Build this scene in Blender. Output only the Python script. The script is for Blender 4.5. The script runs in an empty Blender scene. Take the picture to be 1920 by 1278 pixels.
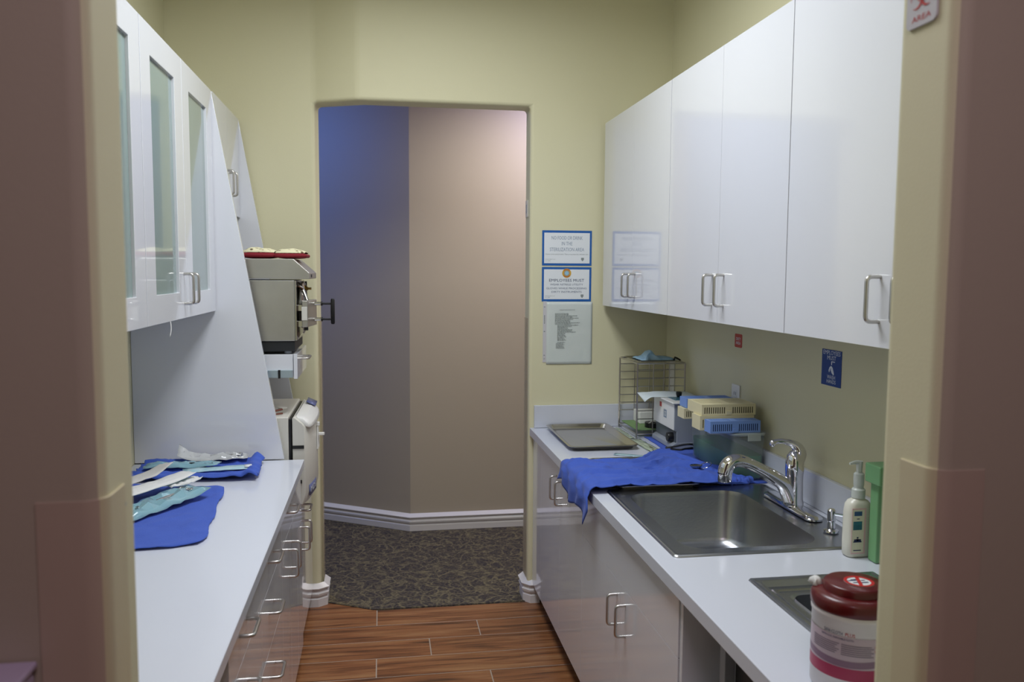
import bpy, bmesh, math, random
from mathutils import Vector, Matrix, noise
random.seed(7)
C = bpy.context.scene.collection
PI = math.pi

# ------------------------------------------------------------------ helpers
class MB:
    """collects faces of one mesh"""
    def __init__(s):
        s.v = []; s.f = []; s.m = []; s.col = {}
    def add(s, vs, fs, mi=0):
        b = len(s.v); s.v += [tuple(p) for p in vs]
        for f in fs: s.f.append(tuple(b + i for i in f)); s.m.append(mi)
        return s
    def box(s, x0, x1, y0, y1, z0, z1, mi=0):
        vs = [(x, y, z) for z in (z0, z1) for y in (y0, y1) for x in (x0, x1)]
        return s.add(vs, [(0,2,3,1),(4,5,7,6),(0,1,5,4),(2,6,7,3),(0,4,6,2),(1,3,7,5)], mi)
    def prism(s, pts, axis, a, b, mi=0):
        """closed polygon pts (2D) extruded along axis from a to b"""
        n = len(pts)
        def P(p, t): return {'X': (t, p[0], p[1]), 'Y': (p[0], t, p[1]), 'Z': (p[0], p[1], t)}[axis]
        vs = [P(p, a) for p in pts] + [P(p, b) for p in pts]
        fs = [tuple(range(n)), tuple(range(2*n-1, n-1, -1))] + [(i, (i+1) % n, (i+1) % n + n, i+n) for i in range(n)]
        return s.add(vs, fs, mi)
    def loft(s, loops, cap0=False, cap1=False, mi=0, closed=True):
        n = len(loops[0]); vs = [p for l in loops for p in l]; fs = []
        for k in range(len(loops)-1):
            for i in range(n if closed else n-1):
                j = (i+1) % n
                fs.append((k*n+i, k*n+j, (k+1)*n+j, (k+1)*n+i))
        if cap0: fs.append(tuple(range(n-1, -1, -1)))
        if cap1: fs.append(tuple((len(loops)-1)*n + i for i in range(n)))
        return s.add(vs, fs, mi)
    def lathe(s, prof, c=(0,0,0), axis='Z', seg=24, mi=0, sx=1, sy=1, cap=True):
        loops = []
        for r, h in prof:
            l = []
            for i in range(seg):
                a = 2*PI*i/seg; u, w = r*math.cos(a)*sx, r*math.sin(a)*sy
                p = {'Z': (u, w, h), 'X': (h, u, w), 'Y': (w, h, u)}[axis]
                l.append((c[0]+p[0], c[1]+p[1], c[2]+p[2]))
            loops.append(l)
        return s.loft(loops, cap, cap, mi)
    def tube(s, pts, r, seg=8, mi=0, closed=False, flat=1.0):
        pts = [Vector(p) for p in pts]; n = len(pts)
        rs = r if isinstance(r, (list, tuple)) else [r]*n
        loops = []; up = None
        for i, p in enumerate(pts):
            if closed: t = pts[(i+1) % n] - pts[i-1]
            else: t = pts[min(i+1, n-1)] - pts[max(i-1, 0)]
            t.normalize()
            if up is None:
                up = Vector((0,0,1)) if abs(t.z) < .9 else Vector((1,0,0))
            up = (up - t*up.dot(t)); up.normalize(); sd = t.cross(up)
            loops.append([tuple(p + up*(math.cos(2*PI*k/seg)*rs[i]*flat) + sd*(math.sin(2*PI*k/seg)*rs[i])) for k in range(seg)])
        if closed: loops.append(loops[0])
        return s.loft(loops, not closed, not closed, mi)
    def slab(s, xs, ys, z0, z1, hole, plane='Z', mi=0):
        """grid slab with cells left out where hole(i,j); walls closed"""
        idx = {}
        def V(i, j, k):
            if (i,j,k) not in idx:
                t = (z0, z1)[k]; a, b = xs[i], ys[j]
                s.v.append({'Z': (a, b, t), 'Y': (a, t, b), 'X': (t, a, b)}[plane]); idx[(i,j,k)] = len(s.v)-1
            return idx[(i,j,k)]
        nx, ny = len(xs)-1, len(ys)-1
        S = lambda i, j: 0 <= i < nx and 0 <= j < ny and not hole(i, j)
        def F(*q): s.f.append(q); s.m.append(mi)
        for i in range(nx):
            for j in range(ny):
                if not S(i, j): continue
                F(V(i,j,0), V(i,j+1,0), V(i+1,j+1,0), V(i+1,j,0)); F(V(i,j,1), V(i+1,j,1), V(i+1,j+1,1), V(i,j+1,1))
                if not S(i-1,j): F(V(i,j,0), V(i,j,1), V(i,j+1,1), V(i,j+1,0))
                if not S(i+1,j): F(V(i+1,j,0), V(i+1,j+1,0), V(i+1,j+1,1), V(i+1,j,1))
                if not S(i,j-1): F(V(i,j,0), V(i+1,j,0), V(i+1,j,1), V(i,j,1))
                if not S(i,j+1): F(V(i,j+1,0), V(i,j+1,1), V(i+1,j+1,1), V(i+1,j+1,0))
        return s

def origin_of(o):
    p = Vector((0,0,0))
    while o: p += o.location; o = o.parent
    return p

def obj(name, mb, mat, parent=None, bevel=0, seg=2, solid=0, sub=0, ang=38, smooth=True, origin=None, fixn=True):
    me = bpy.data.meshes.new(name)
    if parent is not None: o0 = origin_of(parent); loc = Vector((0,0,0))
    else:
        if origin is None:
            xs = [p[0] for p in mb.v]; ys = [p[1] for p in mb.v]; zs = [p[2] for p in mb.v]
            origin = ((min(xs)+max(xs))/2, (min(ys)+max(ys))/2, min(zs))
        o0 = Vector(origin); loc = Vector(origin)
    me.from_pydata([(p[0]-o0.x, p[1]-o0.y, p[2]-o0.z) for p in mb.v], [], mb.f)
    for m in (mat if isinstance(mat, (list, tuple)) else [mat]): me.materials.append(m)
    for i, p in enumerate(me.polygons): p.material_index = mb.m[i]
    if fixn:
        bm = bmesh.new(); bm.from_mesh(me); bmesh.ops.recalc_face_normals(bm, faces=bm.faces); bm.to_mesh(me); bm.free()
    if smooth:
        for p in me.polygons: p.use_smooth = True
        me.set_sharp_from_angle(angle=math.radians(ang))
    o = bpy.data.objects.new(name, me); C.objects.link(o); o.location = loc
    if parent is not None: o.parent = parent
    if solid:
        md = o.modifiers.new('thickness', 'SOLIDIFY'); md.thickness = solid; md.offset = 0
    if bevel:
        md = o.modifiers.new('bevel', 'BEVEL'); md.width = bevel; md.segments = seg; md.limit_method = 'ANGLE'
        md.angle_limit = math.radians(15 if seg > 3 else 30); md.harden_normals = True
    if sub:
        md = o.modifiers.new('sub', 'SUBSURF'); md.levels = sub; md.render_levels = sub
    return o

def thing(name, label, cat, loc, group=None):
    o = bpy.data.objects.new(name, None); C.objects.link(o); o.location = loc
    o.empty_display_size = .05
    return tag(o, label, cat, group)
def tag(o, label, cat, group=None):
    o['label'] = label; o['category'] = cat
    if group: o['group'] = group
    return o
def struct(name, mb, mat, **k):
    o = obj(name, mb, mat, **k); o['kind'] = 'structure'; return o

def round_path(pts, r, n=5):
    pts = [Vector(p) for p in pts]; out = [pts[0]]
    for i in range(1, len(pts)-1):
        a, b, c = pts[i-1], pts[i], pts[i+1]
        d1 = (a-b).normalized(); d2 = (c-b).normalized()
        for k in range(n+1):
            t = k/n; p = b + d1*r*(1-t)**2 + d2*r*t**2
            out.append(p)
    out.append(pts[-1]); return out
def rrect(x0, x1, y0, y1, r, z, n=6):
    out = []
    for cx, cy, a0 in ((x1-r, y1-r, 0), (x0+r, y1-r, PI/2), (x0+r, y0+r, PI), (x1-r, y0+r, 1.5*PI)):
        for k in range(n+1):
            a = a0 + PI/2*k/n; out.append((cx+r*math.cos(a), cy+r*math.sin(a), z))
    return out
def ns(x, y, z=0.): return noise.noise(Vector((x, y, z)))

# ------------------------------------------------------------------ materials
def srgb(r, g, b):
    f = lambda c: (c/255/12.92) if c/255 <= .04045 else ((c/255+.055)/1.055)**2.4
    return (f(r), f(g), f(b), 1)
def mat(name, col, rough=.5, metal=0, spec=.5, coat=0, trans=0, alpha=1, ior=1.45, bump=None, aniso=0, emit=None, es=1, sheen=0, var=None, coatr=.05):
    m = bpy.data.materials.new(name); m.use_nodes = True; nt = m.node_tree; b = nt.nodes['Principled BSDF']
    b.inputs['Base Color'].default_value = col; b.inputs['Roughness'].default_value = rough
    b.inputs['Metallic'].default_value = metal; b.inputs['Specular IOR Level'].default_value = spec
    b.inputs['Coat Weight'].default_value = coat; b.inputs['Coat Roughness'].default_value = coatr
    b.inputs['Transmission Weight'].default_value = trans; b.inputs['Alpha'].default_value = alpha
    b.inputs['IOR'].default_value = ior; b.inputs['Sheen Weight'].default_value = sheen
    if emit: b.inputs['Emission Color'].default_value = emit; b.inputs['Emission Strength'].default_value = es
    tc = None
    if bump or var:
        tc = nt.nodes.new('ShaderNodeTexCoord')
    if bump:
        sc, st, stretch = (list(bump) + [(1,1,1)])[:3]
        mp = nt.nodes.new('ShaderNodeMapping'); mp.inputs['Scale'].default_value = stretch
        nt.links.new(tc.outputs['Object'], mp.inputs[0])
        n = nt.nodes.new('ShaderNodeTexNoise'); n.inputs['Scale'].default_value = sc; n.inputs['Detail'].default_value = 4
        nt.links.new(mp.outputs[0], n.inputs['Vector'])
        bp = nt.nodes.new('ShaderNodeBump'); bp.inputs['Strength'].default_value = st; bp.inputs['Distance'].default_value = .002
        nt.links.new(n.outputs['Fac'], bp.inputs['Height']); nt.links.new(bp.outputs[0], b.inputs['Normal'])
    if var:
        sc, c2, stretch = (list(var) + [(1,1,1)])[:3]
        mp = nt.nodes.new('ShaderNodeMapping'); mp.inputs['Scale'].default_value = stretch
        nt.links.new(tc.outputs['Object'], mp.inputs[0])
        n = nt.nodes.new('ShaderNodeTexNoise'); n.inputs['Scale'].default_value = sc; n.inputs['Detail'].default_value = 3
        nt.links.new(mp.outputs[0], n.inputs['Vector'])
        mx = nt.nodes.new('ShaderNodeMix'); mx.data_type = 'RGBA'
        mx.inputs[6].default_value = col; mx.inputs[7].default_value = c2
        nt.links.new(n.outputs['Fac'], mx.inputs[0]); nt.links.new(mx.outputs[2], b.inputs['Base Color'])
    return m
M = {}
M['cream'] = mat('cream wall paint', srgb(221,216,181), .55, bump=(220, .12), spec=.3)
M['taupe'] = mat('taupe hall paint', srgb(184,172,153), .55, bump=(220, .12), spec=.3)
M['ceil'] = mat('ceiling white', srgb(225,222,212), .8, bump=(60, .3))
M['trim'] = mat('white trim paint', srgb(226,222,220), .3, spec=.5)
M['lam'] = mat('white gloss laminate', srgb(226,228,234), .1, spec=.5, coat=.6, coatr=.03)
M['lamm'] = mat('white cabinet body', srgb(222,224,230), .3)
M['top'] = mat('white worktop laminate', srgb(212,216,226), .16, spec=.5)
M['nickel'] = mat('satin nickel', srgb(200,198,194), .3, 1)
M['chrome'] = mat('chrome', srgb(225,225,230), .04, 1)
M['steel'] = mat('brushed stainless', srgb(214,213,208), .38, 1, bump=(90, .12, (1,12,1)), var=(6, srgb(186,184,178)))
M['sinkst'] = mat('satin sink steel', srgb(198,201,206), .27, 1, bump=(120, .08, (1,10,1)), var=(5, srgb(168,170,174)))
M['steelp'] = mat('polished stainless', srgb(190,188,184), .12, 1)
M['wire'] = mat('dull chromed wire', srgb(196,192,188), .3, 1)
M['trayst'] = mat('steel tray', srgb(212,208,200), .18, 1, var=(5, srgb(186,182,174)))
M['black'] = mat('black plastic', srgb(22,22,24), .35)
M['dark'] = mat('dark grey base', srgb(38,40,42), .5)
M['glass'] = mat('pale green frosted glass', srgb(168,190,186), .12, trans=.35, spec=.6, coat=.5, coatr=.03)
M['towel'] = mat('blue surgical cloth', srgb(76,104,196), .9, bump=(260, .5), spec=.15, sheen=.1, var=(14, srgb(64,90,178)))
M['film'] = mat('clear pouch film', srgb(176,214,224), .12, trans=.0, alpha=.6, spec=.7, coat=.6, var=(30, srgb(140,196,212)))
M['film2'] = mat('teal pouch film', srgb(140,202,218), .15, alpha=.85, spec=.7, coat=.6, var=(34, srgb(214,234,238)))
M['clearw'] = mat('clear whitish film', srgb(226,228,228), .12, alpha=.5, spec=.8, coat=.6)
M['paper'] = mat('white pouch paper', srgb(222,222,220), .45, spec=.4, bump=(60, .5))
M['paper2'] = mat('grey pouch paper', srgb(196,194,190), .45, spec=.4, bump=(60, .5))
M['greenf'] = mat('pale green pouch', srgb(168,190,158), .2, alpha=.85, spec=.6, coat=.4, var=(50, srgb(206,212,190)))
M['cream_pl'] = mat('off white plastic', srgb(214,212,202), .35)
M['white_pl'] = mat('white plastic', srgb(232,232,228), .3)
M['grey_pl'] = mat('grey plastic', srgb(150,156,164), .4)
M['dgrey_pl'] = mat('dark grey panel', srgb(92,98,106), .3)
M['red'] = mat('red mark', srgb(190,30,32), .4)
M['blue'] = mat('sign blue', srgb(24,66,140), .4)
M['bluef'] = mat('sign frame blue', srgb(34,96,170), .4)
M['sheet'] = mat('white sheet', srgb(232,236,238), .35)
M['sheet2'] = mat('worn plastic sleeve', srgb(205,216,210), .2, coat=.4, bump=(9, .9), var=(8, srgb(222,226,222)))
M['ink'] = mat('grey ink', srgb(140,154,172), .6)
M['inkd'] = mat('dark blue ink', srgb(40,50,90), .6)
M['inkg'] = mat('faint ink', srgb(140,147,146), .6)
M['gold'] = mat('gold seal', srgb(214,166,60), .4)
M['sky'] = mat('seal blue', srgb(150,200,225), .4)
M['txw'] = mat('white lettering', srgb(225,232,240), .5)
M['signw'] = mat('sign white', srgb(205,204,208), .35)
M['maroon'] = mat('dark red lid', srgb(90,14,18), .32, coat=.15)
M['canw'] = mat('white canister plastic', srgb(222,216,218), .35)
M['bottle'] = mat('milky bottle', srgb(222,220,206), .25, spec=.5)
M['pump'] = mat('cloudy pump', srgb(214,220,214), .25, alpha=.85)
M['pink'] = mat('pink label border', srgb(226,190,188), .5)
M['labelc'] = mat('label cream', srgb(226,220,196), .5)
M['labelb'] = mat('label blue', srgb(50,86,128), .4)
M['labeld'] = mat('label picture', srgb(20,40,70), .4, var=(60, srgb(60,140,150)))
M['green'] = mat('green dispenser plastic', srgb(118,168,118), .4)
M['casy'] = mat('cream cassette plastic', srgb(226,216,172), .4)
M['casb'] = mat('blue cassette plastic', srgb(116,150,212), .4)
M['slot'] = mat('cassette inside', srgb(90,84,60), .8)
M['slotb'] = mat('blue cassette inside', srgb(34,50,92), .8)
M['tub'] = mat('cloudy tub plastic', srgb(196,208,204), .3, alpha=.16, spec=.5)
M['lid'] = mat('cloudy lid', srgb(186,196,190), .25, alpha=.75)
M['liquid'] = mat('green liquid', srgb(20,120,58), .3)
M['mitt_red'] = mat('dark red quilting', srgb(128,22,36), .8, bump=(120,.5))
M['vblue'] = mat('violet display', srgb(96,104,150), .3)
M['copper'] = mat('copper clip', srgb(130,84,72), .35, .8)
M['brass'] = mat('brass fitting', srgb(150,120,60), .3, 1)
M['mask'] = mat('light blue mask paper', srgb(196,222,236), .6, var=(26, srgb(116,172,208)))
M['matg'] = mat('green mat', srgb(120,150,100), .8, bump=(200,.5))
M['bib'] = mat('white bib', srgb(206,222,226), .5, var=(10, srgb(226,230,228)))
M['guard'] = mat('clear beige corner guard', srgb(206,190,164), .3, alpha=.3)
M['guard_t'] = mat('painted guard taupe', srgb(190,170,152), .35)
M['guard_c'] = mat('painted guard cream', srgb(214,204,168), .35)
M['tapeb'] = mat('blue tape', srgb(110,150,180), .6)
M['lav'] = mat('lavender plastic', srgb(190,176,200), .35)
M['bronze'] = mat('threshold edge', srgb(120,100,80), .4)

def mitt_mat():
    m = mat('cream printed cotton', srgb(224,220,180), .85); nt = m.node_tree; b = nt.nodes['Principled BSDF']
    tc = nt.nodes.new('ShaderNodeTexCoord')
    v = nt.nodes.new('ShaderNodeTexVoronoi'); v.inputs['Scale'].default_value = 42
    nt.links.new(tc.outputs['Object'], v.inputs['Vector'])
    r = nt.nodes.new('ShaderNodeValToRGB'); e = r.color_ramp.elements
    e[0].position = 0; e[0].color = srgb(120,36,36); e[1].position = .36; e[1].color = srgb(226,221,184)
    e.new(.2).color = srgb(92,92,70); e.new(.3).color = srgb(200,190,150)
    nt.links.new(v.outputs['Distance'], r.inputs[0]); nt.links.new(r.outputs[0], b.inputs['Base Color']); return m
M['mitt'] = mitt_mat()

def wood_mat():
    m = mat('wood look tile', srgb(140,90,55), .3, spec=.45); nt = m.node_tree; b = nt.nodes['Principled BSDF']; L = nt.links.new
    tc = nt.nodes.new('ShaderNodeTexCoord'); at = nt.nodes.new('ShaderNodeAttribute'); at.attribute_name = 'tile'
    sc = nt.nodes.new('ShaderNodeVectorMath'); sc.operation = 'SCALE'; sc.inputs['Scale'].default_value = 13
    L(at.outputs['Vector'], sc.inputs[0])
    ad = nt.nodes.new('ShaderNodeVectorMath'); ad.operation = 'ADD'; L(tc.outputs['Object'], ad.inputs[0]); L(sc.outputs[0], ad.inputs[1])
    mp = nt.nodes.new('ShaderNodeMapping'); mp.inputs['Scale'].default_value = (1.1, 17, 1); L(ad.outputs[0], mp.inputs[0])
    n = nt.nodes.new('ShaderNodeTexNoise'); n.inputs['Scale'].default_value = 2.2; n.inputs['Detail'].default_value = 5; n.inputs['Distortion'].default_value = .6
    L(mp.outputs[0], n.inputs['Vector'])
    r = nt.nodes.new('ShaderNodeValToRGB'); e = r.color_ramp.elements
    e[0].position = .28; e[0].color = srgb(84,56,38); e[1].position = .75; e[1].color = srgb(176,130,88)
    e.new(.5).color = srgb(150,98,62)
    L(n.outputs['Fac'], r.inputs[0])
    mp2 = nt.nodes.new('ShaderNodeMapping'); mp2.inputs['Scale'].default_value = (2, 60, 1); L(ad.outputs[0], mp2.inputs[0])
    n2 = nt.nodes.new('ShaderNodeTexNoise'); n2.inputs['Scale'].default_value = 3; L(mp2.outputs[0], n2.inputs['Vector'])
    mx = nt.nodes.new('ShaderNodeMix'); mx.data_type = 'RGBA'; mx.blend_type = 'MULTIPLY'; mx.inputs[0].default_value = .45
    L(r.outputs[0], mx.inputs[6]); L(n2.outputs['Color'], mx.inputs[7])
    r2 = nt.nodes.new('ShaderNodeValToRGB'); r2.color_ramp.elements[0].color = (.35,.35,.35,1); r2.color_ramp.elements[0].position = .3; r2.color_ramp.elements[1].position = .7
    L(n2.outputs['Fac'], r2.inputs[0]); L(r2.outputs[0], mx.inputs[7])
    L(mx.outputs[2], b.inputs['Base Color']); return m
M['wood'] = wood_mat()
M['grout'] = mat('tile grout', srgb(176,162,148), .8)

def carpet_mat():
    m = mat('leaf pattern carpet', srgb(70,60,50), .95, spec=.1); nt = m.node_tree; b = nt.nodes['Principled BSDF']; L = nt.links.new
    tc = nt.nodes.new('ShaderNodeTexCoord')
    n0 = nt.nodes.new('ShaderNodeTexNoise'); n0.inputs['Scale'].default_value = 7; L(tc.outputs['Object'], n0.inputs['Vector'])
    mxv = nt.nodes.new('ShaderNodeMix'); mxv.data_type = 'RGBA'; mxv.blend_type = 'ADD'; mxv.inputs[0].default_value = .22
    L(tc.outputs['Object'], mxv.inputs[6]); L(n0.outputs['Color'], mxv.inputs[7])
    v = nt.nodes.new('ShaderNodeTexVoronoi'); v.feature = 'DISTANCE_TO_EDGE'; v.inputs['Scale'].default_value = 13; L(mxv.outputs[2], v.inputs['Vector'])
    v2 = nt.nodes.new('ShaderNodeTexVoronoi'); v2.feature = 'DISTANCE_TO_EDGE'; v2.inputs['Scale'].default_value = 34; L(mxv.outputs[2], v2.inputs['Vector'])
    r = nt.nodes.new('ShaderNodeValToRGB'); e = r.color_ramp.elements
    e[0].position = .0; e[0].color = srgb(128,116,84); e[1].position = .11; e[1].color = srgb(66,58,52); e.new(.05).color = srgb(112,102,76)
    L(v.outputs['Distance'], r.inputs[0])
    r2 = nt.nodes.new('ShaderNodeValToRGB'); e = r2.color_ramp.elements
    e[0].position = .0; e[0].color = srgb(150,138,112); e[1].position = .14; e[1].color = srgb(96,92,92)
    L(v2.outputs['Distance'], r2.inputs[0])
    mx = nt.nodes.new('ShaderNodeMix'); mx.data_type = 'RGBA'; mx.inputs[0].default_value = .38
    L(r.outputs[0], mx.inputs[6]); L(r2.outputs[0], mx.inputs[7])
    n3 = nt.nodes.new('ShaderNodeTexNoise'); n3.inputs['Scale'].default_value = 90; L(tc.outputs['Object'], n3.inputs['Vector'])
    r3 = nt.nodes.new('ShaderNodeValToRGB'); r3.color_ramp.elements[0].color = (.3,.32,.4,1); r3.color_ramp.elements[0].position = .35; r3.color_ramp.elements[1].position = .65
    L(n3.outputs['Fac'], r3.inputs[0])
    m2 = nt.nodes.new('ShaderNodeMix'); m2.data_type = 'RGBA'; m2.blend_type = 'MULTIPLY'; m2.inputs[0].default_value = .6
    L(mx.outputs[2], m2.inputs[6]); L(r3.outputs[0], m2.inputs[7]); L(m2.outputs[2], b.inputs['Base Color'])
    bp = nt.nodes.new('ShaderNodeBump'); bp.inputs['Strength'].default_value = .6; bp.inputs['Distance'].default_value = .004
    L(n3.outputs['Fac'], bp.inputs['Height']); L(bp.outputs[0], b.inputs['Normal'])
    return m
M['carpet'] = carpet_mat()

# ------------------------------------------------------------------ text
def text_mesh(mb, s, size, to3d, mi=0, width=None, align='CENTER', ext=0):
    """flat lettering; to3d maps (u,v) -> xyz"""
    cu = bpy.data.curves.new('t', 'FONT'); cu.body = s; cu.size = size; cu.align_x = align; cu.align_y = 'CENTER'
    cu.resolution_u = 2
    o = bpy.data.objects.new('t', cu); C.objects.link(o)
    dg = bpy.context.evaluated_depsgraph_get(); dg.update()
    me = bpy.data.meshes.new_from_object(o.evaluated_get(dg))
    vs = [v.co.copy() for v in me.vertices]
    if width and vs:
        w = max(v.x for v in vs) - min(v.x for v in vs); k = width/w
        for v in vs: v.x *= k
    mb.add([to3d(v.x, v.y) for v in vs], [tuple(p.vertices) for p in me.polygons], mi)
    bpy.data.objects.remove(o); bpy.data.curves.remove(cu); bpy.data.meshes.remove(me)

# ------------------------------------------------------------------ camera
H = 1.62
cd = bpy.data.cameras.new('camera'); cam = bpy.data.objects.new('camera', cd); C.objects.link(cam)
cd.sensor_width = 36; cd.lens = 1540*36/1920; cd.clip_start = .05
yaw, pitch, roll = .1582, .0835, .006
fwd = Vector((math.sin(yaw)*math.cos(pitch), math.cos(yaw)*math.cos(pitch), -math.sin(pitch)))
right = Vector((math.cos(yaw), -math.sin(yaw), 0)); up = right.cross(fwd)
r2 = right*math.cos(roll) + up*math.sin(roll); u2 = -right*math.sin(roll) + up*math.cos(roll)
mw = Matrix((r2, u2, -fwd)).transposed().to_4x4(); mw.translation = Vector((0,0,H)); cam.matrix_world = mw
cd.dof.use_dof = True; cd.dof.focus_distance = 3.0; cd.dof.aperture_fstop = 5.6
bpy.context.scene.camera = cam

# ------------------------------------------------------------------ shell
XL, XR = -.95, 1.39
def opening_wall(name, front, back, zt, zo, hole, fm, bm_, bev=.018, cols=None, side=None):
    """front/back plan polylines; spans in hole are open below zo"""
    mb = MB(); n = len(front); zs = (0, zo, zt)
    for P in front:
        for z in zs: mb.v.append((P[0], P[1], z))
    for P in back:
        for z in zs: mb.v.append((P[0], P[1], z))
    F = lambda i, k: i*3+k
    B = lambda i, k: 3*n + i*3+k
    def q(a, b, c, d, mi): mb.f.append((a,b,c,d)); mb.m.append(mi)
    for i in range(n-1):
        for k in (0, 1):
            if k == 0 and i in hole: continue
            q(F(i,k), F(i+1,k), F(i+1,k+1), F(i,k+1), fm); q(B(i,k), B(i,k+1), B(i+1,k+1), B(i+1,k), bm_)
        if i in hole: q(F(i,1), F(i+1,1), B(i+1,1), B(i,1), side if side is not None else fm)
        else: q(F(i,0), B(i,0), B(i+1,0), F(i+1,0), fm)
        q(F(i,2), F(i+1,2), B(i+1,2), B(i,2), fm)
    h0, h1 = min(hole), max(hole)+1
    for i in (h0, h1): q(F(i,0), F(i,1), B(i,1), B(i,0), side if side is not None else fm)
    for i in (0, n-1):
        for k in (0, 1): q(F(i,k), F(i,k+1), B(i,k+1), B(i,k), fm)
    return struct(name, mb, [M['cream'], M['taupe']], bevel=bev, seg=4)
opening_wall('wall_back', [(XL-.1,3.97),(-.30,3.97),(-.10,3.87),(.70,3.87),(XR+.1,3.87)],
             [(XL-.1,4.10),(-.287,4.10),(-.07,4.0),(.70,4.0),(XR+.1,4.0)], 3.05, 2.395, {1,2}, 0, 1)
opening_wall('wall_front', [(-2.2,.88),(-.283,.88),(.659,.88),(2.6,.88)],
             [(-2.2,1.0),(-.283,1.0),(.659,1.0),(2.6,1.0)], 3.05, 2.25, {1}, 1, 0, side=0, bev=.022)
struct('wall_left', MB().box(XL-.1, XL, 1.0, 3.97, 0, 3.05), M['cream'])
struct('wall_right', MB().box(XR, XR+.1, 1.0, 3.87, 0, 3.05), M['cream'])
struct('ceiling', MB().box(XL-.1, XR+.1, .95, 4.05, 3.05, 3.1), M['ceil'])
# hall beyond the doorway
hz = 2.75
struct('wall_hall_far', MB().prism([(-2.2,6.52),(.172,5.07),(2.6,5.09),(2.6,5.3),(.25,5.27),(-2.2,6.8)], 'Z', 0, hz), M['taupe'], ang=15)
struct('wall_hall_left', MB().box(-2.3, -2.2, 4.1, 6.8, 0, hz), M['taupe'])
struct('wall_hall_right', MB().box(2.6, 2.7, 4.0, 5.3, 0, hz), M['taupe'])
struct('wall_hall_near_left', MB().box(-2.3, XL-.1, 4.0, 4.1, 0, hz), M['taupe'])
struct('wall_hall_near_right', MB().box(XR+.1, 2.7, 3.9, 4.0, 0, hz), M['taupe'])
struct('ceiling_hall', MB().prism([(-2.3,4.1),(-.287,4.1),(-.07,4.0),(2.7,4.0),(2.7,6.8),(-2.3,6.8)], 'Z', hz, hz+.05), M['ceil'])
# hall the camera stands in
struct('wall_entry_left', MB().box(-2.3, -2.2, -1.6, .88, 0, 2.7), M['taupe'])
struct('wall_entry_right', MB().box(2.6, 2.7, -1.6, .88, 0, 2.7), M['taupe'])
struct('wall_entry_rear', MB().box(-2.3, 2.7, -1.7, -1.6, 0, 2.7), M['taupe'])
struct('ceiling_entry', MB().box(-2.3, 2.7, -1.7, .88, 2.7, 2.75), M['ceil'])

# floors
fx0, fx1, fy0, fy1 = -2.3, 2.7, -1.7, 3.87
mb = MB(); tiles = []
def th_y(x): return 3.874 if x > -.05 else 3.874 + (-.05-x)*.55
mb.prism([(-2.3,-1.7),(2.7,-1.7),(2.7,3.874),(-.05,3.874),(-.30,4.012),(-1.2,4.012),(-2.3,4.012)], 'Z', -.06, -.0008, 1)
g = .0023; row = 0; y = 3.698
ys = [(3.698, 3.874)]
while y > -1.7: ys.append((y-.163, y)); y -= .163
for r, (a, b) in enumerate(ys):
    off = (-.03,.43,.20)[r%3] + (0,.31,-.25,.12)[(r//3)%4]*(r > 2 and r != 3)*(r > 5)
    k0 = math.floor((-2.3-off)/.92)
    x = off + k0*.92
    while x < 2.7:
        xa, xb = max(x, -2.3), min(x+.92, 2.7)
        if xb > xa + .01 and not (b < .9 and (xb < -1.2 or xa > 1.6)):
            if r == 0 and xb < -.02: # far row follows the oblique threshold
                P = [(xa+g, a+g), (xb-g, a+g), (xb-g, th_y(xb)-.0), (xa+g, th_y(max(xa, -.32)))]
                if xa < -.4: P = [(xa+g, a+g), (xb-g, a+g), (xb-g, th_y(xb)), (-.30, th_y(-.30)), (xa+g, th_y(-.30))]
                mb.prism(P, 'Z', -.004, 0, 0)
            else: mb.box(xa+g, xb-g, a+g, b-g, -.004, 0, 0)
            tiles.append((len(mb.f)))
        x += .92
fl = struct('floor', mb, [M['wood'], M['grout']], smooth=False)
at = fl.data.attributes.new('tile', 'FLOAT_VECTOR', 'FACE')
k = 0
for i in range(len(fl.data.polygons)):
    while k < len(tiles) and i >= tiles[k]: k += 1
    rr = random.Random(k*7+3)
    at.data[i].vector = (rr.random(), rr.random(), rr.random())
struct('floor_hall', MB().prism([(-2.2,4.012),(-.30,4.016),(-.05,3.878),(2.6,3.878),(2.6,5.2),(.2,5.2),(-2.2,6.7)], 'Z', -.06, .004), M['carpet'])

# baseboards
PROF = [(0,0),(.018,0),(.018,.038),(.012,.044),(.012,.049),(.021,.055),(.023,.066),(.015,.075),(.013,.081),(.024,.087),(.026,.093),(.012,.103),(0,.112)]
def base_run(name, pts, sc=1.0):
    """profile swept along plan polyline; offset goes to the right of travel"""
    loops = []; n = len(pts)
    for i, p in enumerate(pts):
        d = []
        if i > 0: d.append(Vector(p)-Vector(pts[i-1]))
        if i < n-1: d.append(Vector(pts[i+1])-Vector(p))
        d = [q.normalized() for q in d]
        nr = [Vector((q.y, -q.x)) for q in d]
        m_ = nr[0] if len(nr) == 1 else (nr[0]+nr[1]).normalized()
        k = 1 if len(nr) == 1 else 1/max(.3, m_.dot(nr[0]))
        loops.append([(p[0]+m_.x*o*k*sc, p[1]+m_.y*o*k*sc, z*sc) for o, z in PROF])
    mb = MB().loft(loops, True, True)
    return struct(name, mb, M['trim'], ang=25)
base_run('baseboard_back_left', [(-.50,3.969),(-.315,3.969),(-.285,3.99),(-.2845,4.09)])
base_run('baseboard_back_right', [(.70,3.99),(.70,3.895),(.722,3.87),(.76,3.869)])
base_run('baseboard_hall_far', [(-2.1,6.46),(.172,5.07),(2.6,5.09)], 1.0)

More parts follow.
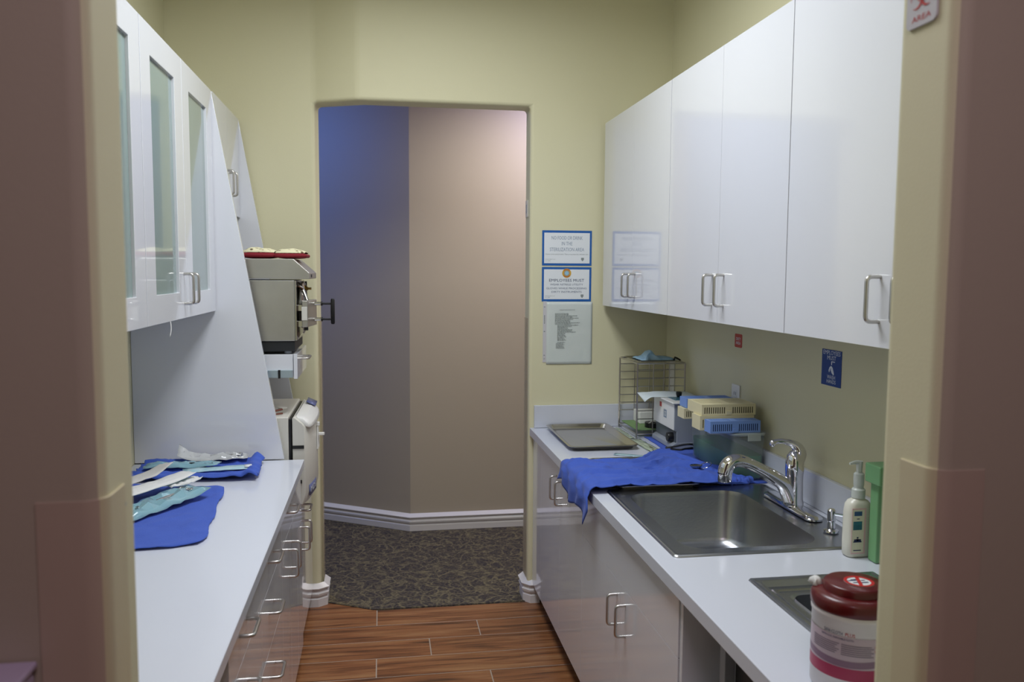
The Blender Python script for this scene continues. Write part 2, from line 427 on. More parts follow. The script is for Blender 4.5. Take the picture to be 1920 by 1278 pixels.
# corner guards on the near opening
def guard(name, sx, xw, zt, leg=.052):
    pts = [(xw - sx*(leg+.012), .8788)]
    r = .022
    for k in range(7):
        a = PI/2*k/6
        pts.append((xw - sx*r + sx*math.sin(a)*(r+.0012), .88 + r - math.cos(a)*(r+.0012)))
    pts.append((xw + sx*.0012, .88+leg+.015))
    mb = MB().loft([[(x, y, .1) for x, y in pts], [(x, y, zt) for x, y in pts]], closed=False)
    mb.m = [0 if i < 4 else 1 for i in range(len(mb.f))]
    return obj(name, mb, [M['guard_t'], M['guard_c']], solid=.0022, bevel=.0006)
tag(guard('corner_guard', 1, -.283, 1.385), 'beige plastic corner guard on the left edge of the near doorway', 'corner guard', 'corner guards on the near doorway')
tag(guard('corner_guard', -1, .659, 1.385), 'beige plastic corner guard on the right edge of the near doorway', 'corner guard', 'corner guards on the near doorway')
tag(obj('tape_dot', MB().lathe([(0,-.2815),(.0035,-.2815),(.0035,-.2808),(0,-.2808)], (0,.945,1.362), 'X', 10), M['tapeb']), 'tiny blue tape dot at top edge of the left corner guard', 'tape')
# long low guard lines of the far doorway
tag(obj('corner_guard', MB().box(-.2875, -.2855, 4.0, 4.095, .115, 1.40), M['guard'], bevel=.0006), 'thin beige corner guard on left reveal of the far doorway', 'corner guard', 'corner guards on the far doorway')
tag(obj('corner_guard', MB().box(.6975, .6995, 3.90, 3.99, .115, 1.40), M['guard'], bevel=.0006), 'thin beige corner guard on right reveal of the far doorway', 'corner guard', 'corner guards on the far doorway')
# lavender box at lower left
wb = thing('wall_box', 'rounded lavender plastic box on hall wall at lower left corner', 'wall box', (-.42,.84,1.06))
obj('body', MB().box(-.5, -.352, .82, .878, 1.06, 1.213), M['lav'], wb, bevel=.008, seg=3)
obj('cover', MB().box(-.502, -.350, .815, .878, 1.213, 1.221), M['lav'], wb, bevel=.003)

# ------------------------------------------------------------------ cabinet pieces
HL = .0965
def handle_mb(face, sgn, y, z, vertical=True, out=.032, r=.0048):
    """D handle on an X-facing front; sgn +1: sticks out toward +X"""
    d = HL/2
    if vertical: P = [(face, y, z-d), (face+sgn*out, y, z-d), (face+sgn*out, y, z+d), (face, y, z+d)]
    else: P = [(face, y-d, z), (face+sgn*out, y-d, z), (face+sgn*out, y+d, z), (face, y+d, z)]
    return MB().tube(round_path(P, .013), r, 10)
def front(cab, name, face, sgn, y0, y1, z0, z1, hpos, vertical, th=.018, g=.0006, shape=None):
    x0, x1 = sorted((face, face - sgn*th))
    d = obj(name, shape or MB().box(x0, x1, y0+g, y1-g, z0+g, z1-g), M['lam'], cab)
    if hpos: obj('handle', handle_mb(face-sgn*.0005, sgn, hpos[0], hpos[1], vertical), M['nickel'], d)
    return d
def carcass(cab, x0, x1, y0, y1, z0, z1, name='body', m='lamm'):
    return obj(name, MB().box(x0, x1, y0, y1, z0, z1), M[m], cab, bevel=.001)

# right uppers
UZ0, UZ1 = 1.463, 2.325
for (a, b, zt, lab) in ((2.94, 3.845, 2.325, 'white gloss wall cabinet nearest the corner, reflecting the two signs'),
                    (2.035, 2.937, 2.325, 'white gloss wall cabinet in the middle of the right wall row'),
                    (1.13, 2.032, 2.325, 'white gloss wall cabinet nearest the camera on the right wall')):
    c = thing('wall_cabinet', lab, 'cabinet', (1.22, (a+b)/2, UZ0), 'wall cabinets along the right wall')
    carcass(c, 1.095, XR-.001, a+.001, b-.001, UZ0+.002, zt-.004)
    m_ = (a+b)/2 - .01
    front(c, 'door', 1.055, -1, m_, b, UZ0, zt, (m_+.045, 1.567), True)
    front(c, 'door', 1.055, -1, a, m_, UZ0, zt, (m_-.045, 1.567), True)

# left uppers with glass doors
def glass_door(cab, y0, y1, z0, z1, face, hpos):
    st, g = .098, .0015; rs = .086
    ys_ = [y0+g, y0+st, y1-st, y1-g]; zs_ = [z0+g, z0+rs, z1-rs, z1-g]
    d = obj('door', MB().slab(ys_, zs_, face-.02, face, lambda i, j: i == 1 and j == 1, 'X'), M['lam'], cab, bevel=.0015)
    obj('glass_pane', MB().box(face-.013, face-.009, y0+st-.006, y1-st+.006, z0+rs-.006, z1-rs+.006), M['glass'], d)
    obj('handle', handle_mb(face-.0005, 1, hpos[0], hpos[1], True, .030), M['nickel'], d)
LX = -.632
for (a, b, lab) in ((2.378, 3.322, 'white wall cabinet with two frosted glass doors, beside the slanted white panel'),
                    (1.43, 2.376, 'white wall cabinet with glass doors nearest the camera, mostly hidden by the doorway')):
    c = thing('glass_cabinet', lab, 'cabinet', (-.79, (a+b)/2, 1.463), 'glass door cabinets on the left wall')
    mb = MB().box(XL+.001, LX-.021, a+.001, a+.019, 1.465, 2.296).box(XL+.001, LX-.021, b-.019, b-.001, 1.465, 2.296)
    mb.box(XL+.001, LX-.021, a+.019, b-.019, 1.465, 1.483).box(XL+.001, LX-.021, a+.019, b-.019, 2.278, 2.296).box(XL+.001, XL+.01, a+.019, b-.019, 1.483, 2.278)
    obj('body', mb, M['lamm'], c)
    for z in (1.76, 2.02): obj('shelf', MB().box(XL+.011, LX-.05, a+.02, b-.02, z, z+.016), M['lamm'], c)
    m_ = a + .468
    glass_door(c, a, m_, 1.463, 2.302, LX, (m_-.038, 1.56))
    glass_door(c, m_, b, 1.463, 2.302, LX, (m_+.038, 1.56))
tp = []
for k in range(9):
    t = k/8; tp.append((-.634+.004*math.sin(t*2.2), 2.628-.022*t*t, 1.467 - .047*t))
tag(obj('paper_tag', MB().loft([[(p[0], p[1]-.005, p[2]), (p[0], p[1]+.005, p[2])] for p in tp], closed=False), M['paper'], solid=.0006), 'curled white paper strip hanging below the glass cabinet', 'paper tag')

# slanted divider panels
def divider(y0, y1, lab):
    top, bot = (LX, 2.312), (-.386, .872)
    P = [(XL+.001, .872), (bot[0], bot[1]), (LX-.0, 2.296), (LX-.012, 2.312), (XL+.001, 2.312)]
    o = obj('divider_panel', MB().prism(P, 'Y', y0, y1), M['lam'], bevel=.0015)
    return tag(o, lab, 'panel', 'slanted white divider panels')
divider(3.325, 3.345, 'tall white slanted side panel rising from the end of the left counter')
c2 = divider(3.93, 3.95, 'tall white slanted side panel against the back wall behind the steel autoclave')

# niche upper cabinet
c = thing('wall_cabinet', 'short white wall cabinet above the steel autoclave between the slanted panels', 'cabinet', (-.79,3.64,1.86))
carcass(c, XL+.001, LX-.042, 3.347, 3.928, 1.862, 2.30)
front(c, 'door', LX, 1, 3.347, 3.632, 1.86, 2.302, (3.59, 1.985), True)
front(c, 'door', LX, 1, 3.632, 3.928, 1.86, 2.302, (3.675, 1.985), True)

# ------------------------------------------------------------------ left worktop + bases
ZC = .87
tag(obj('worktop', MB().box(XL+.001, -.308, 1.001, 3.322, ZC-.032, ZC), M['top'], bevel=.003), 'long white worktop on the left carrying blue towels and pouches', 'worktop')
FL = -.325
c = thing('base_cabinet', 'white base cabinet at far end of left counter, one drawer over two doors', 'cabinet', (-.63,3.0,0), 'base cabinets under the left worktop')
carcass(c, XL+.002, FL-.045, 2.692, 3.344, .09, .837)
obj('toe_kick', MB().box(XL+.002, FL-.06, 2.692, 3.344, .001, .09), M['dark'], c)
front(c, 'drawer', FL, 1, 2.69, 3.165, .715, .835, (2.905, .79), False)
front(c, 'door', FL, 1, 2.69, 2.925, .095, .7145, (2.878, .604), True)
front(c, 'door', FL, 1, 2.925, 3.165, .095, .7145, (2.968, .604), True)
front(c, 'filler_strip', FL, 1, 3.165, 3.344, .095, .835, None, True)
for (a, b, yc, lab) in ((2.225, 2.69, 2.42, 'white stack of three drawers in the middle of the left counter'),
                        (1.75, 2.225, 1.935, 'white stack of drawers nearest the camera under left worktop')):
    c = thing('drawer_cabinet', lab, 'cabinet', (-.63,(a+b)/2,0), 'drawer units under the left worktop')
    carcass(c, XL+.002, FL-.045, a+.001, b-.001, .09, .837)
    obj('toe_kick', MB().box(XL+.002, FL-.06, a+.001, b-.001, .001, .09), M['dark'], c)
    for (z0, z1, zh) in ((.715, .835, .788), (.53, .7145, .637), (.31, .5295, .445), (.095, .3095, .24)):
        front(c, 'drawer', FL, 1, a, b, z0, z1, (yc, zh), False)
# knee space end
tag(obj('end_panel', MB().box(XL+.002, -.50, 1.72, 1.745, .001, .837), M['lamm'], bevel=.001), 'white end panel beside the knee space under left worktop', 'panel')

# niche base, shelf, lower counter
c = thing('base_cabinet', 'white base cabinet under the cream steriliser, one drawer over two doors', 'cabinet', (-.64,3.64,0))
carcass(c, XL+.002, -.378, 3.347, 3.945, .09, .645)
obj('toe_kick', MB().box(XL+.002, -.39, 3.347, 3.945, .001, .09), M['dark'], c)
front(c, 'drawer', -.335, 1, 3.347, 3.945, .56, .648, (3.54, .612), False)
front(c, 'door', -.335, 1, 3.347, 3.50, .095, .5595, (3.452, .505), True)
front(c, 'door', -.335, 1, 3.50, 3.945, .095, .5595, (3.545, .505), True)
tag(obj('worktop', MB().box(XL+.002, -.352, 3.347, 3.929, .649, .675), M['top'], bevel=.002), 'low white shelf top carrying the cream steriliser', 'worktop')

c = thing('pull_out_shelf', 'white pull-out shelf with metal runner carrying the steel autoclave', 'shelf', (-.6,3.6,1.195))
mb = MB().box(-.93, -.352, 3.39, 3.76, 1.19, 1.285)
obj('tray_box', mb, M['lam'], c, bevel=.002)
fr = obj('front', MB().box(-.350, -.335, 3.383, 3.79, 1.186, 1.287), M['lam'], c, bevel=.0015)
obj('handle', MB().tube(round_path([(-.336,3.53,1.255),(-.303,3.53,1.255),(-.303,3.63,1.255),(-.336,3.63,1.255)], .01), .005, 8), M['nickel'], fr)
rn = obj('runner', MB().box(-.93, -.354, 3.378, 3.39, 1.192, 1.222), mat('zinc blue runner', srgb(176,192,200), .3, .6), c, bevel=.001)
obj('latch', MB().box(-.410, -.401, 3.374, 3.378, 1.190, 1.224), M['black'], rn)
obj('runner_support', MB().box(-.93, -.45, 3.346, 3.3775, 1.186, 1.20), M['lamm'], c)

# ------------------------------------------------------------------ steel autoclave
c = thing('autoclave', 'brushed stainless steel autoclave with black door handle on white pull-out shelf', 'autoclave', (-.6,3.56,1.287))
y0, y1 = 3.395, 3.735
obj('base', MB().box(-.90, -.345, y0+.005, y1-.005, 1.297, 1.338), M['dark'], c, bevel=.004)
for xx in (-.85, -.375):
    for yy in (y0+.03, y1-.03): obj('foot', MB().lathe([(.014,1.2871),(.014,1.298)], (xx,yy,0)), M['grey_pl'], c)
bd = obj('body', MB().box(-.90, -.343, y0, y1, 1.338, 1.583), M['steel'], c, bevel=.003)
fp = obj('front_plate', MB().slab([y0+.0005, y0+.035, y1-.05, y1-.0005], [1.34, 1.37, 1.56, 1.582], -.343, -.336, lambda i, j: i == 1 and j == 1, 'X'), M['steelp'], c, bevel=.002)
obj('chamber_ring', MB().lathe([(.0,-.342),(.085,-.342),(.105,-.334),(.112,-.322),(.098,-.315),(.085,-.325),(.08,-.335),(0,-.336)], (0, 3.565, 1.468), 'X', 32), M['steelp'], c)
obj('lower_skirt', MB().prism([(-.342,1.338),(-.318,1.372),(-.318,1.385),(-.342,1.40)], 'Y', y0+.07, y1-.03), M['steelp'], c)
hood = [(-.90,1.588),(-.283,1.588),(-.283,1.612),(-.345,1.668),(-.90,1.668)]
hd = obj('hood', MB().prism(hood, 'Y', y0-.004, y1+.004), M['steel'], c, bevel=.003)
obj('name_plate', MB().box(-.2832, -.2815, 3.46, 3.50, 1.594, 1.606), M['dark'], hd)
obj('valve', MB().lathe([(.008,-.332),(.008,-.31),(.005,-.308),(.005,-.295)], (0,3.62,1.545), 'X', 12), M['brass'], c)
obj('gauge_pipe', MB().tube([(-.335,3.47,1.56),(-.318,3.475,1.55),(-.308,3.49,1.52),(-.300,3.50,1.495)], .006), M['steelp'], c)
obj('gasket_strip', MB().box(-.338, -.322, y1-.03, y1-.012, 1.36, 1.575), M['black'], c)
for z in (1.405, 1.47): obj('hinge_arm', MB().box(-.338, -.297, 3.435, 3.452, z-.012, z+.012), M['steelp'], c, bevel=.001)
dr = obj('door', MB().prism([(-.318,3.425),(-.296,3.425),(-.272,3.60),(-.285,3.62),(-.318,3.60)], 'Z', 1.392, 1.500), M['steel'], c, bevel=.003)
obj('door_label', MB().add([(-.2935,3.45,1.464),(-.2885,3.487,1.464),(-.2885,3.487,1.483),(-.2935,3.45,1.483)], [(0,1,2,3)]), M['sheet'], dr, fixn=False)
obj('side_strip', MB().box(-.319, -.297, 3.4205, 3.4245, 1.42, 1.475), M['cream_pl'], dr, bevel=.001)
for z in (1.483, 1.417):
    kn = obj('collar', MB().lathe([(.008,-.28),(.008,-.252)], (0,3.56,z), 'X', 12), M['steelp'], dr)
    obj('rod', MB().lathe([(.009,-.252),(.009,-.245),(.0045,-.244),(.0045,-.205)], (0,3.56,z), 'X', 12), M['black'], dr)
obj('grip', MB().tube([(-.203,3.56,1.396),(-.203,3.56,1.402),(-.2035,3.56,1.45),(-.203,3.56,1.498),(-.203,3.56,1.504)], [.006,.0085,.009,.0085,.006], 12), M['black'], dr)
obj('drain_knob', MB().box(-.312, -.296, 3.44, 3.46, 1.378, 1.391), M['black'], dr, bevel=.001)

# oven mitts
def mitt(x0, x1, yc, w, z0, h, lab, bumpy):
    n, m_ = 22, 12; c = thing('oven_mitt', lab, 'oven mitt', ((x0+x1)/2, yc, z0), 'oven mitts on the autoclave')
    def ring(t, k, lo, hi, inset):
        x = x0+(x1-x0)*t; e = min(1, (math.sin(PI*min(max(t,.02),.98)))**.35)
        return x, e
    top, bot = [], []
    for i in range(n+1):
        t = i/n; x = x0+(x1-x0)*t; e = math.sin(PI*min(max(t,.015),.985))**.3
        lt, lb = [], []
        for k in range(m_+1):
            s = k/m_; a = PI*s; yy = yc - w/2*math.cos(a)*(.75+.25*e)
            ed = math.sin(a)**.5 if 0 < s < 1 else 0
            hh = h*(.80 + .20*e*ed) + bumpy*ns(x*26, yy*26, 1)
            lt.append((x, yy, z0 + hh*ed*e*.99 + (.52*h)*(1-ed*e)))
            lb.append((x, yy, z0 + .0 + (.52*h)*(1-(ed*e)**.35)))
        top.append(lt); bot.append(lb)
    seam = .5
    mb = MB().loft(top, closed=False); obj('printed_top', mb, M['mitt'], c, solid=.003, sub=1)
    mb = MB().loft([[ (p[0], p[1]+(-.001 if k < m_/2 else .001), p[2]) for k, p in enumerate(l)] for l in bot], closed=False)
    obj('red_underside', mb, M['mitt_red'], c, solid=.002, sub=1)
    rim = [(l[0][0], l[0][1]-.0, l[0][2]-.010) for l in bot] + [(l[-1][0], l[-1][1], l[-1][2]-.009) for l in reversed(bot)]
    obj('binding', MB().tube(rim, .0075, 8, closed=True), M['mitt_red'], c)
mitt(-.56, -.425, 3.54, .20, 1.6705, .044, 'cream printed oven mitt with red edge on autoclave, next to slanted panel', .012)
mitt(-.422, -.305, 3.53, .19, 1.6705, .040, 'cream printed oven mitt with red edge lying at front of autoclave', .006)

# ------------------------------------------------------------------ cream steriliser
c = thing('steriliser', 'cream countertop steriliser with domed door and white T handle, in the niche', 'steriliser', (-.6,3.6,.676))
sy0, sy1 = 3.362, 3.86
obj('body', MB().box(-.92, -.372, sy0, sy1, .678, 1.035), M['cream_pl'], c, bevel=.006)
obj('gap_panel', MB().box(-.371, -.362, sy0+.006, sy1-.01, .70, 1.025), M['black'], c)
P = [(-.358,.69),(-.358,1.028),(-.352,1.034),(-.318,1.005),(-.310,.99),(-.308,.72),(-.322,.672)]
# door, bulged in the middle of its width
loops = []
for k in range(13):
    t = k/12; yy = sy0+.003 + (sy1-sy0-.02)*t; bul = math.sin(PI*t)**.7*.030 if 0 < t < 1 else 0
    loops.append([(x + (bul if x > -.33 else bul*.5 if x > -.353 else 0), yy, z) for x, z in P])
dr = obj('door', MB().loft(loops, True, True), M['cream_pl'], c, bevel=.003)
# domed top cover
loops = []
for k in range(13):
    t = k/12; yy = sy0+.01 + (sy1-sy0-.05)*t; w = math.sin(PI*min(max(t,.0),1))**.5 if 0 < t < 1 else 0
    loops.append([(-.350, yy, 1.03), (-.350, yy, 1.034+.004*w), (-.315+.012*w, yy, 1.03+.004*w), (-.292+.022*w, yy, 1.0), (-.290+.02*w, yy, .985-.01*w), (-.31, yy, .985)])
obj('dome', MB().loft(loops, True, True), M['white_pl'], dr, sub=1)
obj('display', MB().add([(-.330,3.69,1.045),(-.290,3.69,1.026),(-.292,3.82,1.026),(-.332,3.82,1.045)], [(0,1,2,3)]), M['vblue'], dr, solid=.002)
obj('side_slot', MB().box(-.357, -.312, sy0-.001, sy0+.002, .905, .918), M['black'], dr)
obj('side_slot', MB().box(-.345, -.322, sy0-.001, sy0+.002, .762, .776), M['black'], dr)
hp = obj('handle', MB().box(-.279, -.272, 3.585, 3.60, .852, .965).box(-.2725, -.246, 3.585, 3.60, .913, .926).box(-.285, -.266, 3.583, 3.602, .955, .972), M['white_pl'], dr, bevel=.003)
obj('strut', MB().tube([(-.276,3.61,.95),(-.272,3.615,.90),(-.273,3.61,.86)], .003), M['white_pl'], dr)
def door_x(y):
    t = (y-sy0-.003)/(sy1-sy0-.02); return -.308 + math.sin(PI*t)**.7*.030
mb = MB().loft([[(door_x(3.40+.13*k/8)+.0012, 3.40+.13*k/8, z) for z in (.70,.746)] for k in range(9)], closed=False)
bdg = obj('badge', mb, M['vblue'], dr, solid=.001)
mb = MB(); text_mesh(mb, 'MDS', .034, lambda u, v: (door_x(3.465+u)+.0024, 3.465+u, .723+v), width=.10); obj('badge_lettering', mb, M['txw'], bdg, fixn=False, smooth=False)
ck = thing('clip', 'small copper-coloured spring clip lying on top of the cream steriliser', 'clip', (-.43,3.42,1.036))
obj('jaw', MB().tube([(-.455,3.41,1.040),(-.43,3.43,1.050),(-.405,3.45,1.053)], .0045).tube([(-.45,3.40,1.048),(-.43,3.405,1.040),(-.40,3.42,1.041)], .0035), M['copper'], ck)
obj('pad', MB().lathe([(.0,1.054),(.018,1.055),(.019,1.060),(0,1.061)], (-.405,3.46,0), sy=.7), M['cream_pl'], ck)

# ------------------------------------------------------------------ right worktop with sink cut-outs
RX = .706
xs = [RX, .785, .907, 1.19, 1.32, XR-.001]; ys2 = [1.001, 1.513, 1.833, 2.055, 2.67, 3.868]
def hl(i, j): return (i in (1,2,3) and j == 3) or (i == 2 and j == 1)
xs = [RX, .79, .898, 1.207, 1.315, XR-.001]
tag(obj('worktop', MB().slab(xs, ys2, ZC-.038, ZC, hl), M['top'], bevel=.0025), 'long white worktop on the right holding two steel sinks', 'worktop')
tag(obj('backsplash', MB().box(1.372, XR-.001, 1.001, 3.868, ZC+.001, .98), M['top'], bevel=.002), 'low white backsplash running along the right wall', 'backsplash', 'white backsplashes')
tag(obj('backsplash', MB().box(.726, 1.371, 3.852, 3.869, ZC+.001, .98), M['top'], bevel=.002), 'low white backsplash on the back wall behind the steel tray', 'backsplash', 'white backsplashes')

FR = .725
c = thing('base_cabinet', 'white gloss base cabinet at back end of right counter, under blue towel', 'cabinet', (1.05,3.36,0), 'base cabinets under the right worktop')
carcass(c, FR+.045, XR-.002, 2.877, 3.868, .09, .831)
obj('toe_kick', MB().box(FR+.07, XR-.002, 2.877, 3.868, .001, .09), M['dark'], c)
front(c, 'door', FR, -1, 2.875, 3.265, .095, .831, (3.215, .722), True)
front(c, 'door', FR, -1, 3.265, 3.66, .095, .831, (3.31, .722), True)
front(c, 'filler_strip', FR, -1, 3.66, 3.868, .095, .831, None, True)
st = c.children[2]
mb = MB().box(FR-.0006, FR-.0001, 3.085, 3.125, .70, .79); sk = obj('sticker', mb, M['sheet'], st)
mb = MB().box(FR-.0012, FR-.0007, 3.09, 3.12, .765, .785); obj('sticker_marks', mb, M['red'], st)
mb = MB(); text_mesh(mb, 'XX', .03, lambda u, v: (FR-.0012, 3.105-u, .735+v)); obj('sticker_marks', mb, M['black'], st, fixn=False)
c = thing('sink_cabinet', 'white gloss base cabinet under the large sink with plain upper panel', 'cabinet', (1.05,2.38,0), 'base cabinets under the right worktop')
mb = MB().box(FR+.045, XR-.002, 1.887, 1.905, .09, .831).box(FR+.045, XR-.002, 2.857, 2.875, .09, .831).box(FR+.045, XR-.002, 1.905, 2.857, .09, .108).box(XR-.012, XR-.002, 1.905, 2.857, .108, .831)
obj('body', mb, M['lamm'], c)
obj('toe_kick', MB().box(FR+.07, XR-.002, 1.887, 2.875, .001, .09), M['dark'], c)
front(c, 'upper_panel', FR, -1, 1.887, 2.873, .662, .831, None, True)
front(c, 'door', FR, -1, 2.382, 2.873, .095, .6615, (2.418, .568), True)
front(c, 'door', FR, -1, 1.887, 2.382, .095, .6615, (2.328, .568), True)
# open bay with bin drawer
c = thing('open_bay', 'white open cabinet bay under the small sink at front of right counter', 'cabinet', (1.05,1.5,0))
obj('side_panel', MB().box(FR+.004, XR-.002, 1.868, 1.886, .001, .831), M['lam'], c, bevel=.001)
obj('side_panel', MB().box(FR+.012, XR-.002, 1.02, 1.04, .001, .831), M['lam'], c, bevel=.001)
obj('shelf', MB().box(FR-.002, XR-.002, 1.04, 1.868, .50, .52), M['lam'], c, bevel=.001)
obj('back_panel', MB().box(XR-.012, XR-.002, 1.04, 1.868, .52, .60), M['lamm'], c)
w = thing('waste_unit', 'dark grey box with silver handle and red tag in the open bay', 'waste bin', (.95,1.5,.521))
obj('body', MB().box(.80, 1.22, 1.30, 1.72, .5212, .66).box(.80, .87, 1.30, 1.72, .66, .80), M['dark'], w, bevel=.004)
obj('frame', MB().slab([1.27,1.30,1.72,1.75], [.5212,.55,.79,.815], .775, .80, lambda i, j: i == 1 and j == 1, 'X'), M['grey_pl'], w, bevel=.002)
obj('handle', MB().box(.782, .799, 1.60, 1.70, .755, .772), M['steel'], w, bevel=.002)
obj('red_tag', MB().lathe([(.0,.793),(.013,.793),(.013,.7985),(0,.7985)], (0,1.58,.755), 'X', 16), M['red'], w)

# ------------------------------------------------------------------ sinks
def sink(x0, x1, y0, y1, bx0, bx1, by0, by1, depth, r, lab, name, drain=True, group=None, step=None):
    c = thing(name, lab, 'sink', ((x0+x1)/2, (y0+y1)/2, ZC), group)
    z = ZC
    q_ = .004 if step else .014
    L_ = [rrect(x0, x1, y0, y1, q_, z+.0008), rrect(x0+.0025, x1-.0025, y0+.0025, y1-.0025, q_, z+.0055), rrect(x0+.008, x1-.008, y0+.008, y1-.008, q_, z+.0065), rrect(x0+.013, x1-.013, y0+.013, y1-.013, q_, z+.0042), rrect(x0+.018, x1-.018, y0+.018, y1-.018, q_, z+.004)]
    if step:
        for o_, dz in step: L_.append(rrect(x0+o_, x1-o_, y0+o_, y1-o_, q_, z+dz))
    L_ += [rrect(bx0-.012, bx1+.012, by0-.012, by1+.012, r+.012, L_[-1][0][2]-(.0 if step else .002)),
          rrect(bx0-.003, bx1+.003, by0-.003, by1+.003, r+.003, L_[-1][0][2]-.004 if step else z+.002),
          rrect(bx0, bx1, by0, by1, r, z-.012), rrect(bx0+.008, bx1-.008, by0+.008, by1-.008, r, z-depth+.03),
          rrect(bx0+.02, bx1-.02, by0+.02, by1-.02, r, z-depth+.008), rrect(bx0+.05, bx1-.05, by0+.05, by1-.05, r*.8, z-depth),
          rrect((bx0+bx1)/2-.045, (bx0+bx1)/2+.045, (by0+by1)/2-.045, (by0+by1)/2+.045, .044, z-depth-.003)]
    obj('basin', MB().loft(L_, False, True), M['sinkst'], c, solid=0, ang=22 if step else 55)
    if drain:
        cx, cy = (bx0+bx1)/2, (by0+by1)/2
        obj('drain', MB().lathe([(.0,z-depth-.0025),(.03,z-depth-.0025),(.04,z-depth+.001),(.043,z-depth+.0)], (cx,cy,0)), M['steelp'], c)
    return c
sink(.760, 1.345, 2.02, 2.695, .818, 1.215, 2.075, 2.64, .19, .07, 'large square stainless steel sink with chrome mixer tap', 'sink', group='stainless sinks in the right worktop')
sink(.885, 1.22, 1.50, 1.846, .957, 1.15, 1.58, 1.768, .19, .03, 'small stainless steel sink behind the red-lidded canister', 'sink', False, 'stainless sinks in the right worktop', step=[(.022,.004),(.026,-.010),(.040,-.011),(.042,-.008),(.050,-.008),(.052,-.012)])

# faucet
c = thing('faucet', 'chrome single-lever kitchen mixer tap with angled spout over the large sink', 'faucet', (1.292,2.40,ZC+.006))
zb = ZC+.0065
L_ = []
for o_, z in ((0,zb),(0,zb+.005),(.005,zb+.010),(.012,zb+.013)): L_.append(rrect(1.266+o_, 1.322-o_, 2.245+o_, 2.565-o_, .027-o_, z))
obj('deck_plate', MB().loft(L_, True, True), M['chrome'], c)
obj('column', MB().lathe([(.031,zb+.010),(.031,zb+.02),(.0285,zb+.03),(.027,zb+.10),(.029,zb+.125),(.0285,zb+.15),(.024,zb+.168),(.014,zb+.182),(.002,zb+.186)], (1.297,2.40,0), seg=32), M['chrome'], c)
sp = [(1.285,2.40,zb+.030),(1.262,2.398,zb+.075),(1.225,2.396,zb+.103),(1.18,2.393,zb+.128),(1.135,2.39,zb+.150),(1.105,2.388,zb+.160),(1.078,2.387,zb+.158),(1.062,2.387,zb+.142),(1.057,2.387,zb+.122)]
def smooth(P, n=3):
    P = [Vector(p) for p in P]; out = []
    for i in range(len(P)-1):
        p0, p1, p2, p3 = P[max(i-1,0)], P[i], P[i+1], P[min(i+2,len(P)-1)]
        for k in range(n):
            t = k/n; out.append(.5*((2*p1)+(p2-p0)*t+(2*p0-5*p1+4*p2-p3)*t*t+(3*p1-p0-3*p2+p3)*t**3))
    out.append(P[-1]); return out
def lerp_list(a, n):
    out = []
    for i in range(len(a)-1):
        for k in range(n): out.append(a[i]+(a[i+1]-a[i])*k/n)
    return out + [a[-1]]
obj('spout', MB().tube(smooth(sp), lerp_list([.026,.024,.021,.0185,.0185,.0205,.022,.023,.0225],3), 20), M['chrome'], c)
sh = obj('spray_head', MB().lathe([(.0205,zb+.096),(.0215,zb+.099),(.0225,zb+.122)], (1.0565,2.387,0), cap=False, seg=12), M['chrome'], c)
obj('spray_face', MB().lathe([(.0,zb+.0975),(.0205,zb+.0975),(.0205,zb+.100),(0,zb+.100)], (1.0565,2.387,0)), M['dark'], sh)
lv = [(1.302,2.40,zb+.150),(1.312,2.402,zb+.172),(1.307,2.404,zb+.192),(1.288,2.408,zb+.206),(1.262,2.412,zb+.213),(1.240,2.415,zb+.212),(1.228,2.416,zb+.207)]
obj('lever', MB().tube(smooth(lv), lerp_list([.024,.023,.018,.012,.0085,.008,.0105],3), 16), M['chrome'], c)
obj('lever_tip', MB().lathe([(0,zb+.194),(.007,zb+.197),(.0105,zb+.205),(.0095,zb+.212),(.005,zb+.217),(0,zb+.218)], (1.228,2.416,0), seg=16), M['chrome'], c)
# soap pump in sink deck
c = thing('soap_pump', 'small chrome soap pump set in the deck beside the faucet', 'soap pump', (1.29,2.16,ZC+.006))
obj('collar', MB().lathe([(.022,zb),(.021,zb+.005),(.012,zb+.008),(.010,zb+.03),(.012,zb+.032),(.012,zb+.062),(.008,zb+.066)], (1.285,2.155,0)), M['chrome'], c)
obj('nozzle', MB().tube([(1.285,2.155,zb+.052),(1.30,2.12,zb+.056),(1.318,2.08,zb+.062)], [.0045,.004,.003]), M['chrome'], c)

# ------------------------------------------------------------------ trays
def tray(x0, x1, y0, y1, z, lab, h=.020):
    L_ = [rrect(x0+.004, x1-.004, y0+.004, y1-.004, .03, z+h-.004), rrect(x0, x1, y0, y1, .034, z+h), rrect(x0+.006, x1-.006, y0+.006, y1-.006, .03, z+h+.002),
          rrect(x0+.013, x1-.013, y0+.013, y1-.013, .026, z+h-.001), rrect(x0+.022, x1-.022, y0+.022, y1-.022, .022, z+.003), rrect(x0+.032, x1-.032, y0+.032, y1-.032, .016, z+.001)]
    return tag(obj('steel_tray', MB().loft(L_, False, True), M['trayst'], solid=.0012, ang=60), lab, 'tray', 'stainless steel trays')
tray(.775, 1.083, 3.31, 3.835, ZC+.0008, 'empty stainless steel tray on the worktop in front of the back wall')
tray(.79, 1.10, 2.66, 3.10, ZC+.0008, 'stainless steel tray mostly covered by the blue towel')

